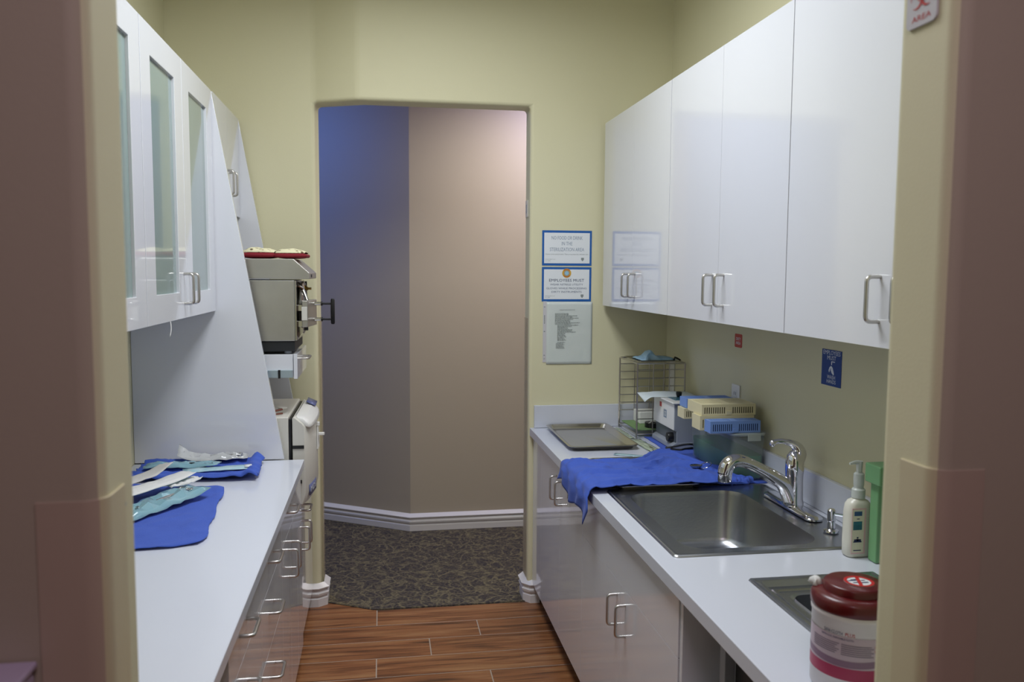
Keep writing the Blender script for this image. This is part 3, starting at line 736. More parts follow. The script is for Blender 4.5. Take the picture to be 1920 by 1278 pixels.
# ------------------------------------------------------------------ wire rack
c = thing('wire_rack', 'chromed wire tray rack in the back corner of the right worktop', 'rack', (1.255,3.7,ZC))
rx0, rx1, ry0, ry1, rz = 1.142, 1.366, 3.55, 3.83, 1.212
for (x, y) in ((rx0,ry0),(rx0,ry1),(rx1,ry0),(rx1,ry1)):
    obj('post', MB().tube([(x,y,ZC+.001),(x,y,rz)], .0042, 8), M['wire'], c)
tf = [(rx0,ry0,rz),(rx1,ry0,rz),(rx1,ry1,rz),(rx0,ry1,rz)]
obj('top_frame', MB().tube(round_path([tf[0],tf[1],tf[2],tf[3],tf[0]], .012), .004), M['wire'], c)
obj('base_frame', MB().tube(round_path([(rx0,ry0,ZC+.02),(rx1,ry0,ZC+.02),(rx1,ry1,ZC+.02),(rx0,ry1,ZC+.02),(rx0,ry0,ZC+.02)], .012), .003), M['wire'], c)
for k in range(7):
    z = rz - .030 - .0375*k
    for y in (ry0, ry1):
        s_ = 1 if y == ry0 else -1
        obj('rail', MB().tube(round_path([(rx0,y,z),(rx0+.008,y+s_*.012,z),(rx1-.02,y+s_*.012,z),(rx1,y,z)], .006), .0022, 6), M['wire'], c)
for y in (ry0, ry1):
    for x in (rx0+.075, rx0+.150): obj('upright', MB().tube([(x,y,ZC+.02),(x,y,rz)], .0026, 6), M['wire'], c)
# things on/in the rack
tag(obj('steel_tray', MB().loft([rrect(1.150,1.358,3.56,3.80,.012,rz+.010), rrect(1.152,1.356,3.562,3.798,.012,rz+.0095), rrect(1.158,1.350,3.568,3.792,.01,rz+.006)], False, True), M['trayst'], solid=.001), 'small flat steel tray lying on top of the wire rack', 'tray')
def pillow(x0, x1, y0, y1, z, h, wob, seed, n=12):
    L_ = []
    for i in range(n+1):
        t = i/n; a = PI*t; l = []
        for k in range(n+1):
            s = k/n
            e = (math.sin(PI*t)*math.sin(PI*s))**.45 if 0<t<1 and 0<s<1 else 0
            l.append((x0+(x1-x0)*t+wob*ns(s*4,t*3,seed), y0+(y1-y0)*s+wob*ns(t*4,s*3,seed+5), z+.001+h*e+h*.35*e*ns(t*6,s*6,seed+9)))
        L_.append(l)
    return L_
def mask_surf(u, v):
    x = 1.172 + .172*u; y = 3.585 + .15*v
    ridge = .032*math.exp(-((u-.30-.06*v)/.13)**2) + .012*(1-u)*u*3
    z = rz + .0115 + ridge*(.55+.45*math.sin(PI*min(1, v*1.15))) + .005*abs(ns(u*9, v*7, 3)) + (.010*max(0, ns(u*12, v*4, 6)) if u < .3 else 0)
    if v < .04 or v > .96 or u < .02 or u > .98: z = rz + .0112
    return (x + .01*ns(v*5, u*3, 2), y + .012*ns(u*5, v*2, 4), z)
mk_ = MB().loft([[mask_surf(i/30, k/16) for k in range(17)] for i in range(31)], closed=False)
tag(obj('mask_pack', mk_, M['mask'], solid=.0015, ang=30), 'folded light blue face masks piled on top of the wire rack', 'face masks')
tag(obj('binder_clip', MB().tube([(1.325,3.585,rz+.012),(1.335,3.60,rz+.022),(1.35,3.60,rz+.016),(1.352,3.58,rz+.012)], .004), M['black']), 'small black clip on the right edge of the wire rack top', 'clip')
tag(obj('mat', MB().box(rx0+.008, rx1-.01, ry0+.02, ry1-.02, ZC+.032, ZC+.038), M['matg'], bevel=.002), 'green mat on the lowest level of the wire rack', 'mat')
tg = thing('tape_roll', 'black coil of tape with loose cream tail inside the wire rack', 'tape', (1.225,3.60,ZC+.04))
obj('roll', MB().lathe([(.022,ZC+.0382),(.040,ZC+.0382),(.040,ZC+.060),(.022,ZC+.060),(.022,ZC+.0382)], (1.245,3.62,0), seg=28, cap=False), M['black'], tg)
obj('tail', MB().tube(smooth([(1.215,3.60,ZC+.058),(1.225,3.585,ZC+.070),(1.25,3.583,ZC+.068),(1.28,3.60,ZC+.062)]), .003, 6), M['cream_pl'], tg)
tag(obj('white_box', MB().box(1.205, 1.345, 3.70, 3.80, ZC+.0385, ZC+.095), M['white_pl'], bevel=.003), 'white box at the back inside the wire rack', 'box')
tag(obj('outlet_plate', MB().box(XR-.006, XR-.0005, 3.74, 3.80, 1.05, 1.21), M['white_pl'], bevel=.002), 'tall white wall plate in the corner behind the wire rack', 'wall plate')

# ------------------------------------------------------------------ cloths
def cloth(name, f, nu, nv, m, lab, cat, th=.003, grp=None, sub=0):
    L_ = [[f(i/nu, k/nv) for k in range(nv+1)] for i in range(nu+1)]
    return tag(obj(name, MB().loft(L_, closed=False), m, solid=th, ang=80, sub=sub), lab, cat, grp)
def interp(tab, u):
    for (a, va), (b, vb) in zip(tab, tab[1:]):
        if u <= b:
            t = (u-a)/(b-a); t = t*t*(3-2*t) if False else t
            return va+(vb-va)*t
    return tab[-1][1]
# under-towel for the cleaner and tub
cloth('towel', lambda u, v: (1.185+.18*u+.006*ns(v*9,u*2,1), 2.715+.86*v+.008*ns(u*8,v*3,2), ZC+.003+.0015*ns(u*9,v*22,3)), 14, 50, M['towel'],
      'flat blue towel spread under the ultrasonic cleaner and the tub', 'towel', .002, 'blue towels')
# draped towel on the right
near = [(0,2.70),(.06,2.635),(.12,2.655),(.3,2.665),(.6,2.672),(.8,2.67),(1,2.69)]
far = [(0,3.12),(.06,3.10),(.12,3.10),(.2,3.125),(.33,3.05),(.48,3.02),(.6,3.07),(.72,3.19),(.80,3.17),(.88,3.0),(1,2.78)]
def drape(u, v):
    s = -.085 + u*.66          # signed run past the worktop's front edge
    w = u
    y = interp(near, w)*(1-v) + interp(far, w)*v
    y += .006*ns(u*14, v*2, 4)
    fold = .006*math.sin(v*19 + 3.5*ns(u*3, v*2, 8) + u*3) + .005*math.sin(v*41+u*9+4*ns(u*5,v*3,1))
    z = ZC + .026 + fold*.8 + .012*max(0, math.sin(PI*u))*(.4+.6*abs(ns(u*3.2, v*5, 2))) 
    rg = 1-min(1, abs(ns(u*4+v*1.5, v*5-u*2.5, 11))*4.5); rg2 = 1-min(1, abs(ns(u*9-v*3, v*4+u*3, 21))*4)
    z += .009*rg**2*math.sin(PI*v) + .004*rg2**2
    x = RX + s
    r = .022
    hang = .075 + .045*(1-v)**3 - .02*math.sin(v*9)
    if s < r:
        a = min((r - s)/r, PI/2)
        cx = RX + r - .008 - r*0
        x = RX + r - .006 - math.sin(a)*(r+.008)
        z = ZC + .026 - r - 0.0 + math.cos(a)*(r) + fold*.7*math.cos(a)
        extra = (r - s) - r*PI/2
        if extra > 0:
            k = extra/(.085 + r - r*PI/2)
            z -= k*hang; x -= .006*math.sin(v*24+k*2) + .006
    if v > .93 or v < .07: z = max(ZC+.004, z-.010) if s > r else z
    if u > .82: z = max(ZC+.008, z - (u-.82)*.05)
    return (x, y, z)
cloth('towel', drape, 90, 60, M['towel'], 'creased blue towel draped over the front edge of the right worktop', 'towel', .0025, 'blue towels', 0)
# twisted end
tw = [(1.215,2.700,ZC+.014),(1.24,2.706,ZC+.016),(1.265,2.712,ZC+.014),(1.29,2.708,ZC+.018),(1.30,2.72,ZC+.016)]
mb = MB(); P = smooth(tw, 5); mb.tube(P, [.011+.004*math.sin(i*1.9) for i in range(len(P))], 10)
tag(obj('twisted_cloth', mb, M['towel']), 'twisted blue cloth end beside the far rim of the large sink', 'towel')
# small metal scoop with wire loop
c = thing('mouth_mirror', 'small steel cup with a wire loop lying on the draped blue towel', 'dental tool', (1.14,2.83,ZC+.034))
obj('cup', MB().lathe([(.0,0),(.010,.001),(.020,.006),(.024,.013),(.021,.014),(.010,.008),(0,.007)], (0,0,0), sy=.8).lathe([(0,.007),(.001,.007)], (0,0,0)), M['steelp'], c)
cup = c.children[0]; 
for v in cup.data.vertices: v.co = Matrix.Rotation(.35,3,'Y') @ (v.co + Vector((1.14,2.83,ZC+.034))) if False else v.co
cup.data.transform(Matrix.Translation(Vector((1.14,2.83,ZC+.034)))); cup.location = (-.0,-.0,.0)
cup.data.transform(Matrix.Translation(Vector((-0,-0,0))))
obj('wire_loop', MB().tube([(1.165+.022*math.cos(a)+.008, 2.825+.026*math.sin(a), ZC+.046+.010*math.cos(a)) for a in [2*PI*k/24 for k in range(24)]], .0014, 6, closed=True), M['steelp'], c)

# left towels
def towel_l1(u, v):   # upper towel near divider
    xn = -.90 + .46*u; y = (3.02-.03*u+.01*ns(u*6,0,1))*(1-v) + (3.30 - .01*u)*v
    x = xn + .03*v*(.2-u*.9) + .012*ns(v*6, u*3, 7)
    z = ZC + .012 + .004*math.sin(v*26+2*ns(u*4,v*2,2)) + .003*ns(u*12, v*12, 5)
    z += .006*(1-min(1, abs(ns(u*5, v*8, 13))*4))**2
    if v < .3: z += .004*abs(math.sin(v*40+u*3))
    if v > .85: z += .020*math.sin((v-.85)/.15*PI)*(.7+.4*ns(u*7,1,1))
    if u > .88: z += .020*math.sin((u-.88)/.12*PI)*(.8+.4*ns(v*7,1,1))
    if v < .12: z += .008*math.sin(v/.12*PI)
    return (x, y, z)
def towel_l2(u, v):
    xr = interp([(0,-.50),(.08,-.492),(.16,-.49),(.5,-.512),(.8,-.525),(.95,-.535),(1,-.56)], v) + .004*math.sin(v*17) + .003*ns(v*30,1,1)
    x = -.93*(1-u) + xr*u; y = 2.275 + (.012 if u > .8 else 0)*(u-.8)*3 + .005*math.sin(u*9) + (.63+.13*(1-u)**2)*v
    if u > .85 and v < .12: y += .02*(1-v/.12)*(u-.85)/.15
    z = ZC + .0045 + .0028*abs(math.sin(v*5+u*4+2*ns(u*3,v*3,4))) + .004*max(0, ns(u*5, v*6, 8))
    z += .003*(1-min(1, abs(ns(u*3+v, v*3, 31))*5))**2
    if v > .85: z += .012*math.sin((v-.85)/.15*PI)*(abs(ns(u*10,2,2))+.4)
    return (x, y, z)
cloth('towel', towel_l2, 40, 60, M['towel'], 'large smooth blue towel on the left worktop, spread toward the camera', 'towel', .002, 'blue towels')
cloth('towel', towel_l1, 60, 40, M['towel'], 'folded blue towel on left worktop against the slanted panel', 'towel', .003, 'blue towels')

# ------------------------------------------------------------------ pouches
def pouch(lab, p0, p1, w, z, mats, h=.010, seed=1, lift=(0,0), tool=None, lbl=False, crump=.3, grp='instrument pouches on the left towels', pts=None, rise=0):
    """flat sealed pouch from p0 to p1 (centre line ends), width w: back sheet + crinkled front film"""
    a = Vector((p0[0], p0[1], 0)); b = Vector((p1[0], p1[1], 0)); d = (b-a); L = d.length; d.normalize(); s = Vector((-d.y, d.x, 0))
    c = thing('sterilisation_pouch', lab, 'pouch', ((a.x+b.x)/2, (a.y+b.y)/2, z), grp)
    rr = random.Random(seed); n, m_ = 13, 6
    jit = [[(rr.uniform(-1,1), rr.uniform(-1,1), rr.uniform(0,1)) for k in range(m_+1)] for i in range(n+1)]
    def base(t, q, k0, k1):
        return z + .0015 + rise*t + lift[0]*max(0, 1-t/.28)**1.5*(.4+.6*k0) + lift[1]*max(0, 1-(1-t)/.28)**1.5*(.4+.6*k1)
    def surf(top):
        L_ = []
        for i in range(n+1):
            t = i/n; l = []
            for k in range(m_+1):
                q = k/m_; j = jit[i][k]; inn = 0 < i < n and 0 < k < m_
                e = (math.sin(PI*q))**.6*min(1, 7*t*(1-t)) if inn else 0
                zz = base(t, q, q, 1-q) + crump*.006*j[2]
                if top: zz += .0008 + h*e*(.55 + .7*crump*j[2])
                tt = t + .25*crump*j[0]/n*(1 if 0 < i < n else .3)
                p = a + d*(tt*L) + s*((q-.5)*w + .12*crump*j[1]*w/m_)
                l.append((p.x, p.y, zz))
            L_.append(l)
        return L_
    obj('paper_back', MB().loft(surf(False), closed=False), mats[0], c, solid=.0005, ang=12 if crump > .4 else 40)
    obj('film_front', MB().loft(surf(True), closed=False), mats[1], c, solid=.0004, ang=12 if crump > .4 else 40)
    if tool:
        P = [a + d*L*t for t in (.3,.5,.62,.8,.88)]; zz = [base(t, .5, .5, .5) + h*.75 for t in (.3,.5,.62,.8,.88)]
        mb = MB().tube([(p.x, p.y, q) for p, q in zip(P, zz)], [.002,.003,.0045,.003,.002])
        mb.tube([(p.x+s.x*o, p.y+s.y*o, q) for p, q, o in zip(P, zz, (.008,.004,-.003,-.010,-.012))], [.002,.003,.004,.003,.002])
        q_ = a + d*L*.86
        for sg in (-1, 1): mb.tube([(q_.x+s.x*.014*sg+d.x*.014*math.cos(v)+s.x*.009*math.sin(v), q_.y+s.y*.014*sg+d.y*.014*math.cos(v)+s.y*.009*math.sin(v), zz[-1]) for v in [2*PI*k/14 for k in range(14)]], .0018, 6, closed=True)
        obj('instrument', mb, M[tool], c)
    if lbl:
        p = a + d*L*.93; zt_ = base(.93, .5, .5, .5)+.006
        obj('label', MB().loft([[(p.x+d.x*t_+s.x*k_, p.y+d.y*t_+s.y*k_, zt_) for k_ in (-w*.36, w*.36)] for t_ in (-.013, .013)], closed=False), M['sheet'], c, solid=.0004)
    return c
Z1 = ZC + .021
pouch('crumpled white pouch with scissors inside, on the far blue towel by slanted panel', (-.765,3.235), (-.515,3.265), .085, Z1+.006, (M['paper'], M['clearw']), .016, 1, (.055,.004), 'steelp', crump=1.0)
pouch('pale blue pouch with dark tool on the left part of far blue towel', (-.865,3.165), (-.60,3.155), .075, Z1+.001, (M['film2'], M['film']), .013, 2, (.006,.01), 'dark', crump=.9)
pouch('long teal pouch with white label at its end on far blue towel', (-.715,3.075), (-.475,3.12), .060, Z1+.001, (M['film2'], M['film2']), .006, 3, (.0,.0), None, True, crump=.4)
Z2 = ZC + .010
pouch('clear pouch holding grey instruments, lowest of the pile on near blue towel', (-.80,2.50), (-.605,2.80), .12, Z2, (M['film2'], M['film']), .018, 4, (.0,.012), 'steelp', crump=1.0, rise=.015)
pouch('blue-edged white pouch in the middle of the pile on near blue towel', (-.88,2.62), (-.650,2.885), .085, Z2+.024, (M['film2'], M['paper']), .010, 5, (.0,.012), None, crump=.5, rise=.022)
pouch('grey paper pouch topmost of the pile, its corner pointing up', (-.90,2.70), (-.725,2.90), .075, Z2+.042, (M['paper2'], M['paper2']), .006, 6, (.0,.030), None, crump=.4, rise=.02)
pouch('small white pouch end sticking out right of the pile', (-.70,2.79), (-.620,2.875), .06, Z2+.030, (M['film2'], M['paper']), .006, 8, (.0,.010), None, crump=1.0)
G2 = 'pouches on the right worktop'
pouch('thin light blue pouch on the worktop between steel tray and draped towel', (.95,3.245), (1.09,3.165), .035, ZC+.0005, (M['film2'], M['film2']), .002, 9, (0,0), None, crump=.1, grp=G2)
pouch('pale green pouch lying in front of the ultrasonic cleaner', (1.125,3.52), (1.14,3.20), .05, ZC+.0005, (M['greenf'], M['greenf']), .006, 10, (0,0), 'steelp', crump=.6, grp=G2)
pouch('pale green pouch beside the wire rack foot and steel tray', (1.112,3.80), (1.115,3.545), .035, ZC+.0005, (M['greenf'], M['greenf']), .004, 11, (0,0), None, crump=.5, grp=G2)

# ------------------------------------------------------------------ ultrasonic cleaner
c = thing('ultrasonic_cleaner', 'white and grey ultrasonic cleaner with black dial, on a blue towel', 'cleaner', (1.29,3.43,ZC+.005))
ux0, ux1, uy0, uy1 = 1.218, 1.362, 3.275, 3.535
z0 = ZC+.0065
obj('body', MB().prism([(ux0+.012,z0+.010),(ux0+.012,z0+.075),(ux0,z0+.080),(ux0,1.070),(ux1,1.070),(ux1,z0+.010)], 'Y', uy0, uy1), M['grey_pl'], c, bevel=.003)
obj('foot_skirt', MB().prism([(ux0-.008,z0),(ux0-.006,z0+.018),(ux0+.012,z0+.028),(ux1,z0+.028),(ux1,z0)], 'Y', uy0-.001, uy1+.001), M['grey_pl'], c, bevel=.002)
fp = obj('front_panel', MB().box(ux0-.002, ux0+.002, uy0+.002, uy1-.002, z0+.082, 1.068), M['white_pl'], c, bevel=.001)
obj('window', MB().box(ux0+.0095, ux0+.0125, uy0+.004, uy1-.004, z0+.03, z0+.074), M['dgrey_pl'], c)
dl = obj('dial', MB().lathe([(.0,ux0-.014),(.019,ux0-.014),(.021,ux0-.010),(.021,ux0+.0095)], (0,uy0+.045,z0+.046), 'X', 10), M['black'], c)
obj('red_mark', MB().box(ux0-.0026, ux0-.002, uy0+.155, uy0+.18, 1.035, 1.056), M['red'], fp)
mk = MB().slab([uy0+.09+.004*i for i in range(10)], [.995+.004*i for i in range(10)], ux0-.0026, ux0-.002, lambda i, j: (2 <= i <= 6 and j in (2,6)) or (i in (3,5) and 2 <= j <= 6) , 'X')
obj('symbol', mk, M['ink'], fp)
ld = obj('lid', MB().box(ux0-.012, ux1+.006, uy0-.012, uy1+.01, 1.071, 1.078), M['white_pl'], c, bevel=.003)
obj('blue_window', MB().box(ux0+.02, ux1-.02, uy0+.05, uy1-.03, 1.0782, 1.0795), mat('teal lid window', srgb(70,120,140), .2), ld)
obj('knob', MB().lathe([(.006,1.0795),(.009,1.0797),(.013,1.094),(.013,1.102),(.010,1.104),(0,1.104)], ((ux0+ux1)/2-.005,(uy0+uy1)/2,0), seg=20), M['black'], ld)
bibf = lambda u, v: (1.135+.235*u, 3.40+.13*v-.03*u*0+.02*(1-u)*(1-v), 1.0805 + .010*math.sin(PI*u)*v*.4 + .012*v*0 - (.022*(1-u*6)**2*(1-v) if u < 1/6 else 0) + .0035*v + .001*ns(u*7,v*6,2))
cloth('paper_bib', bibf, 30, 14, M['bib'], 'pale blue paper sheet draped over the ultrasonic cleaner lid', 'paper sheet', .0015)
# cord
tag(obj('power_cord', MB().tube(smooth([(1.364,3.27,ZC+.09),(1.352,3.255,ZC+.08),(1.335,3.235,ZC+.045),(1.325,3.215,ZC+.012),(1.30,3.20,ZC+.013),(1.26,3.155,ZC+.05),(1.225,3.16,ZC+.052),(1.195,3.22,ZC+.030),(1.19,3.29,ZC+.012)], 6), .0042, 8).tube(smooth([(1.19,3.23,ZC+.02),(1.215,3.19,ZC+.024),(1.24,3.19,ZC+.028),(1.30,3.20,ZC+.030)], 5), .004, 8), M['black']), 'black power cord looping behind the draped towel', 'cord')

# ------------------------------------------------------------------ tub with green liquid
c = thing('plastic_tub', 'cloudy plastic tub half full of green liquid beneath the cassettes', 'tub', (1.30,2.94,ZC+.005))
tx0, tx1, ty0, ty1 = 1.238, 1.366, 2.735, 3.15
zt0, zt1 = ZC+.0065, 1.045
L_ = [rrect(tx0+.016, tx1-.004, ty0+.014, ty1-.014, .018, zt0), rrect(tx0+.008, tx1-.003, ty0+.006, ty1-.006, .022, zt0+.008), rrect(tx0, tx1, ty0, ty1, .026, zt1)]
obj('tub_wall', MB().loft(L_, True, False), M['tub'], c, solid=.0015, ang=60)
zl = zt0+.088
obj('liquid', MB().loft([rrect(tx0+.019, tx1-.007, ty0+.017, ty1-.017, .018, zt0+.003), rrect(tx0+.012, tx1-.007, ty0+.010, ty1-.010, .02, zt0+.011), rrect(tx0+.0065, tx1-.005, ty0+.006, ty1-.006, .022, zl)], True, True), M['liquid'], c, ang=60)
L_ = [rrect(tx0-.006, tx1+.003, ty0-.006, ty1+.006, .03, zt1-.004), rrect(tx0-.007, tx1+.003, ty0-.007, ty1+.007, .03, zt1+.004), rrect(tx0+.002, tx1-.002, ty0+.002, ty1-.002, .026, zt1+.006), rrect(tx0+.008, tx1-.006, ty0+.008, ty1-.008, .024, zt1+.003)]
lo = obj('lid', MB().loft(L_, False, True), M['lid'], c, solid=.0012)
obj('lid_tab', MB().box(1.29, 1.34, ty0-.010, ty0-.007, zt1-.022, zt1+.004), M['lid'], c, bevel=.001)

# cassettes
def cassette(x0, x1, y0, y1, z0, z1, m, inner, lab, slots=True, lean=0):
    c = thing('instrument_cassette', lab, 'cassette', ((x0+x1)/2, (y0+y1)/2, z0), 'instrument cassettes stacked on the tub')
    n = 47; dx = (x1-x0-.012)/n; hz_ = z1-z0
    xs = [x0] + [x0+.006+dx*i for i in range(n+1)] + [x1]
    hole = lambda i, j: j == 1 and 2 <= i <= n-1 and i % 2 == 0 and abs(i-(n+1)/2) > 3.5
    fb = MB().slab(xs, [z0, z0+hz_*.16, z0+hz_*.74, z1], y0, y0+.0022, hole, 'Y')
    fb.slab(xs, [y0+.0022, y0+(y1-y0)*.18, y0+(y1-y0)*.86, y1], z1-.0022, z1, hole, 'Z')
    fb.box(x0, x0+.0022, y0+.0022, y1, z0, z1-.0022).box(x1-.0022, x1, y0+.0022, y1, z0, z1-.0022).box(x0+.0022, x1-.0022, y1-.0022, y1, z0, z1-.0022).box(x0+.0022, x1-.0022, y0+.0022, y1-.0022, z0, z0+.0022)
    obj('shell', fb, M[m], c)
    obj('insert', MB().box(x0+.004, x1-.004, y0+.0045, y1-.004, z0+.004, z1-.0045), M[inner], c)
    obj('latch', MB().box((x0+x1)/2-.010, (x0+x1)/2+.010, y0-.0025, y0-.0003, z0+.002, z0+hz_*.4), M[m], c, bevel=.0008)
    return c
zl1 = zt1+.0078
cassette(1.152, 1.341, 2.735, 2.79, zl1, zl1+.043, 'casb', 'slotb', 'light blue slotted instrument cassette at the front of the stack')
cassette(1.138, 1.345, 2.797, 2.875, zl1, zl1+.052, 'casy', 'slot', 'cream slotted cassette low in the stack, behind the blue one')
cassette(1.145, 1.352, 2.80, 2.94, zl1+.053, zl1+.093, 'casy', 'slot', 'cream slotted instrument cassette on top of the stack')
cassette(1.166, 1.364, 3.03, 3.10, zl1, zl1+.040, 'casy', 'slot', 'cream cassette at the back of the tub lid, by the ultrasonic cleaner')
cassette(1.178, 1.368, 3.035, 3.11, zl1+.041, zl1+.078, 'casb', 'slotb', 'blue cassette on a cream one next to the ultrasonic cleaner')

# ------------------------------------------------------------------ lotion bottle + green dispenser
c = thing('lotion_bottle', 'milky white lotion pump bottle with blue and pink label', 'bottle', (1.252,1.975,ZC))
bx, by = 1.252, 1.975
L_ = []
for z, w, d, r in ((0,.031,.019,.012),(.004,.035,.022,.016),(.04,.036,.0235,.018),(.12,.0355,.023,.018),(.140,.033,.022,.018),(.150,.026,.019,.016),(.156,.014,.013,.012),(.158,.013,.013,.012)):
    L_.append(rrect(bx-w, bx+w, by-d, by+d, r, ZC+.0008+z))
bt = obj('body', MB().loft(L_, True, True), M['bottle'], c, ang=60)
obj('collar', MB().lathe([(.0175,ZC+.158),(.0175,ZC+.180),(.0135,ZC+.184)], (bx,by,0)), M['pump'], c)
pm = obj('pump', MB().lathe([(.0125,ZC+.184),(.0125,ZC+.19),(.0135,ZC+.192),(.0135,ZC+.222),(.009,ZC+.226),(0,ZC+.226)], (bx,by,0)), M['pump'], c)
obj('nozzle', MB().tube([(bx,by,ZC+.252),(bx-.016,by-.004,ZC+.254),(bx-.033,by-.008,ZC+.252)], [.006,.005,.003]).tube([(bx,by,ZC+.22),(bx,by,ZC+.256)], [.007,.009]), M['pump'], pm)
yl = by-.0242
lb = obj('label', MB().box(bx-.030, bx+.010, yl, yl+.0008, ZC+.012, ZC+.135), M['pink'], c)
obj('label_centre', MB().box(bx-.0285, bx+.005, yl-.0004, yl-.0001, ZC+.016, ZC+.131), M['labelc'], lb)
obj('label_band', MB().box(bx-.024, bx-.002, yl-.0008, yl-.0005, ZC+.115, ZC+.127), M['labelb'], lb)
obj('label_picture', MB().box(bx-.026, bx-.001, yl-.0008, yl-.0005, ZC+.077, ZC+.100), M['labeld'], lb)
mb = MB()
for z_, w_, h_ in ((.107,.008,.0022),(.056,.005,.004),(.050,.007,.005),(.049,.020,.006),(.045,.024,.003),(.022,.022,.0025)):
    mb.box(bx-.0125-w_/2, bx-.0125+w_/2, yl-.0009, yl-.00075, ZC+z_-h_/2, ZC+z_+h_/2)
obj('label_print', mb, M['inkd'], lb, fixn=False, smooth=False)
c = thing('green_dispenser', 'green plastic dispenser with overhanging head, partly behind the doorway', 'dispenser', (1.335,1.91,ZC))
obj('column', MB().box(1.262, 1.370, 1.903, 1.938, ZC+.001, 1.082), M['green'], c, bevel=.004)
obj('head', MB().box(1.246, 1.371, 1.875, 1.941, 1.082, 1.132), M['green'], c, bevel=.004)

# ------------------------------------------------------------------ wipes canister
c = thing('wipes_canister', 'white wipes canister with dark red lid beside the small sink', 'canister', (.845,1.335,ZC))
cx, cy = .845, 1.335
obj('tub', MB().lathe([(.066,ZC+0.0011),(.070,ZC+0.0067),(.070,ZC+0.1400),(.072,ZC+0.1422),(.072,ZC+0.1495),(.070,ZC+0.1520)], (cx,cy,0), seg=48), M['canw'], c, ang=50)
ld = obj('lid', MB().lathe([(.0715,ZC+0.1515),(.0735,ZC+0.1545),(.0735,ZC+0.1680),(.070,ZC+0.1758),(.060,ZC+0.1792),(.053,ZC+0.1803),(.052,ZC+0.1915),(.048,ZC+0.1949),(0,ZC+0.1949)], (cx,cy,0), seg=48), M['maroon'], c, ang=50)
tz = ZC+0.1952
obj('sticker', MB().lathe([(0,tz),(.026,tz),(.026,tz+.0006),(0,tz+.0006)], (cx+.006,cy-.006,0), seg=32), M['sheet'], ld)
ring = MB().lathe([(.0205,tz+.0008),(.026,tz+.0008),(.026,tz+.0014),(.0205,tz+.0014),(.0205,tz+.0008)], (cx+.006,cy-.006,0), seg=32, cap=False)
a = math.radians(70); u_ = Vector((math.cos(a), math.sin(a), 0)); v_ = Vector((-u_.y, u_.x, 0)); q = Vector((cx+.006, cy-.006, tz+.0011))
ring.add([tuple(q+u_*.021*i+v_*.0035*j) for i, j in ((-1,-1),(1,-1),(1,1),(-1,1))], [(0,1,2,3)])
obj('warning_ring', ring, M['red'], ld, fixn=False)
mb = MB()
for (dx, dy, w, h) in ((-.010,.006,.018,.004),(-.004,.010,.014,.003),(.008,-.006,.014,.005),(.010,.004,.008,.004),(-.009,-.004,.009,.004)):
    mb.add([tuple(q+Vector((dx-w/2,dy-h/2,-.0003))), tuple(q+Vector((dx+w/2,dy-h/2,-.0003))), tuple(q+Vector((dx+w/2,dy+h/2,-.0003))), tuple(q+Vector((dx-w/2,dy+h/2,-.0003)))], [(0,1,2,3)])
obj('warning_picture', mb, M['inkd'], ld, fixn=False)
obj('wipe_end', MB().loft(pillow(cx-.060, cx-.040, cy+.03, cy+.055, ZC+0.1770, .014, .003, 4, 6), closed=False), M['paper'], ld, solid=.001)
def wrap(a0, z, off=.0706): # print wrapped on the can; u metres along circumference
    return lambda u, v: (cx + off*math.sin(a0 + u/.07), cy - off*math.cos(a0 + u/.07), z + v)
def band(mb, z0_, z1_, a0, a1, off, mi=0):
    n = 30; mb.loft([[wrap(a0+(a1-a0)*i/n, z, off)(0,0) for z in (z0_, z1_)] for i in range(n+1)], closed=False, mi=mi)
mb = MB(); band(mb, ZC+0.0377, ZC+0.1161, -2.1, 1.2, .0703); lb = obj('label', mb, mat('label pale pink', srgb(196,178,190), .4), c)
mb = MB(); band(mb, ZC+0.0377, ZC+0.0601, -2.1, 1.2, .0705); obj('label_magenta', mb, mat('label magenta', srgb(170,58,92), .4), lb)
mb = MB()
n = 30; L_ = []
for i in range(n+1):
    a = -2.1+3.3*i/n; zz = ZC+0.0702+.003*math.sin(a*2)
    L_.append([wrap(a, zz-.006, .0706)(0,0), wrap(a, zz+.006, .0706)(0,0)])
mb.loft(L_, closed=False); obj('label_band', mb, mat('label grey violet', srgb(140,112,134), .4), lb)
def ptxt(name, s, size, a0, z, m, w, off=.0708):
    mb = MB(); text_mesh(mb, s, size, wrap(a0, z, off), width=w); obj(name, mb, M[m], lb, fixn=False, smooth=False)
ptxt('label_print', 'SANI-CLOTH', .0085, -1.02, ZC+0.1206, 'ink' if False else 'inkd', .034)
ptxt('label_print', 'PLUS', .0085, -.60, ZC+0.1206, 'red', .016)
ptxt('label_print', 'GERMICIDAL DISPOSABLE CLOTH', .005, -.93, ZC+0.1116, 'inkd', .058)
mb = MB()
for k in range(6):
    for a0, a1 in ((-1.65,-.95+.05*(k%3)), (-.8,-.02-.06*(k%2))):
        band(mb, ZC+0.0836+.0036*k, ZC+0.0849+.0036*k, a0, a1, .0708)
obj('label_small_print', mb, mat('label small print', srgb(120,108,128), .5), lb)
mb = MB(); mb.loft([[wrap(.10+.10*math.cos(t), ZC+0.0982+.009*math.sin(t)+dz, .0709)(0,0) for dz in (-.0008,.0008)] for t in [2*PI*k/24 for k in range(25)]], closed=False)
obj('label_ring', mb, M['red'], lb, fixn=False)

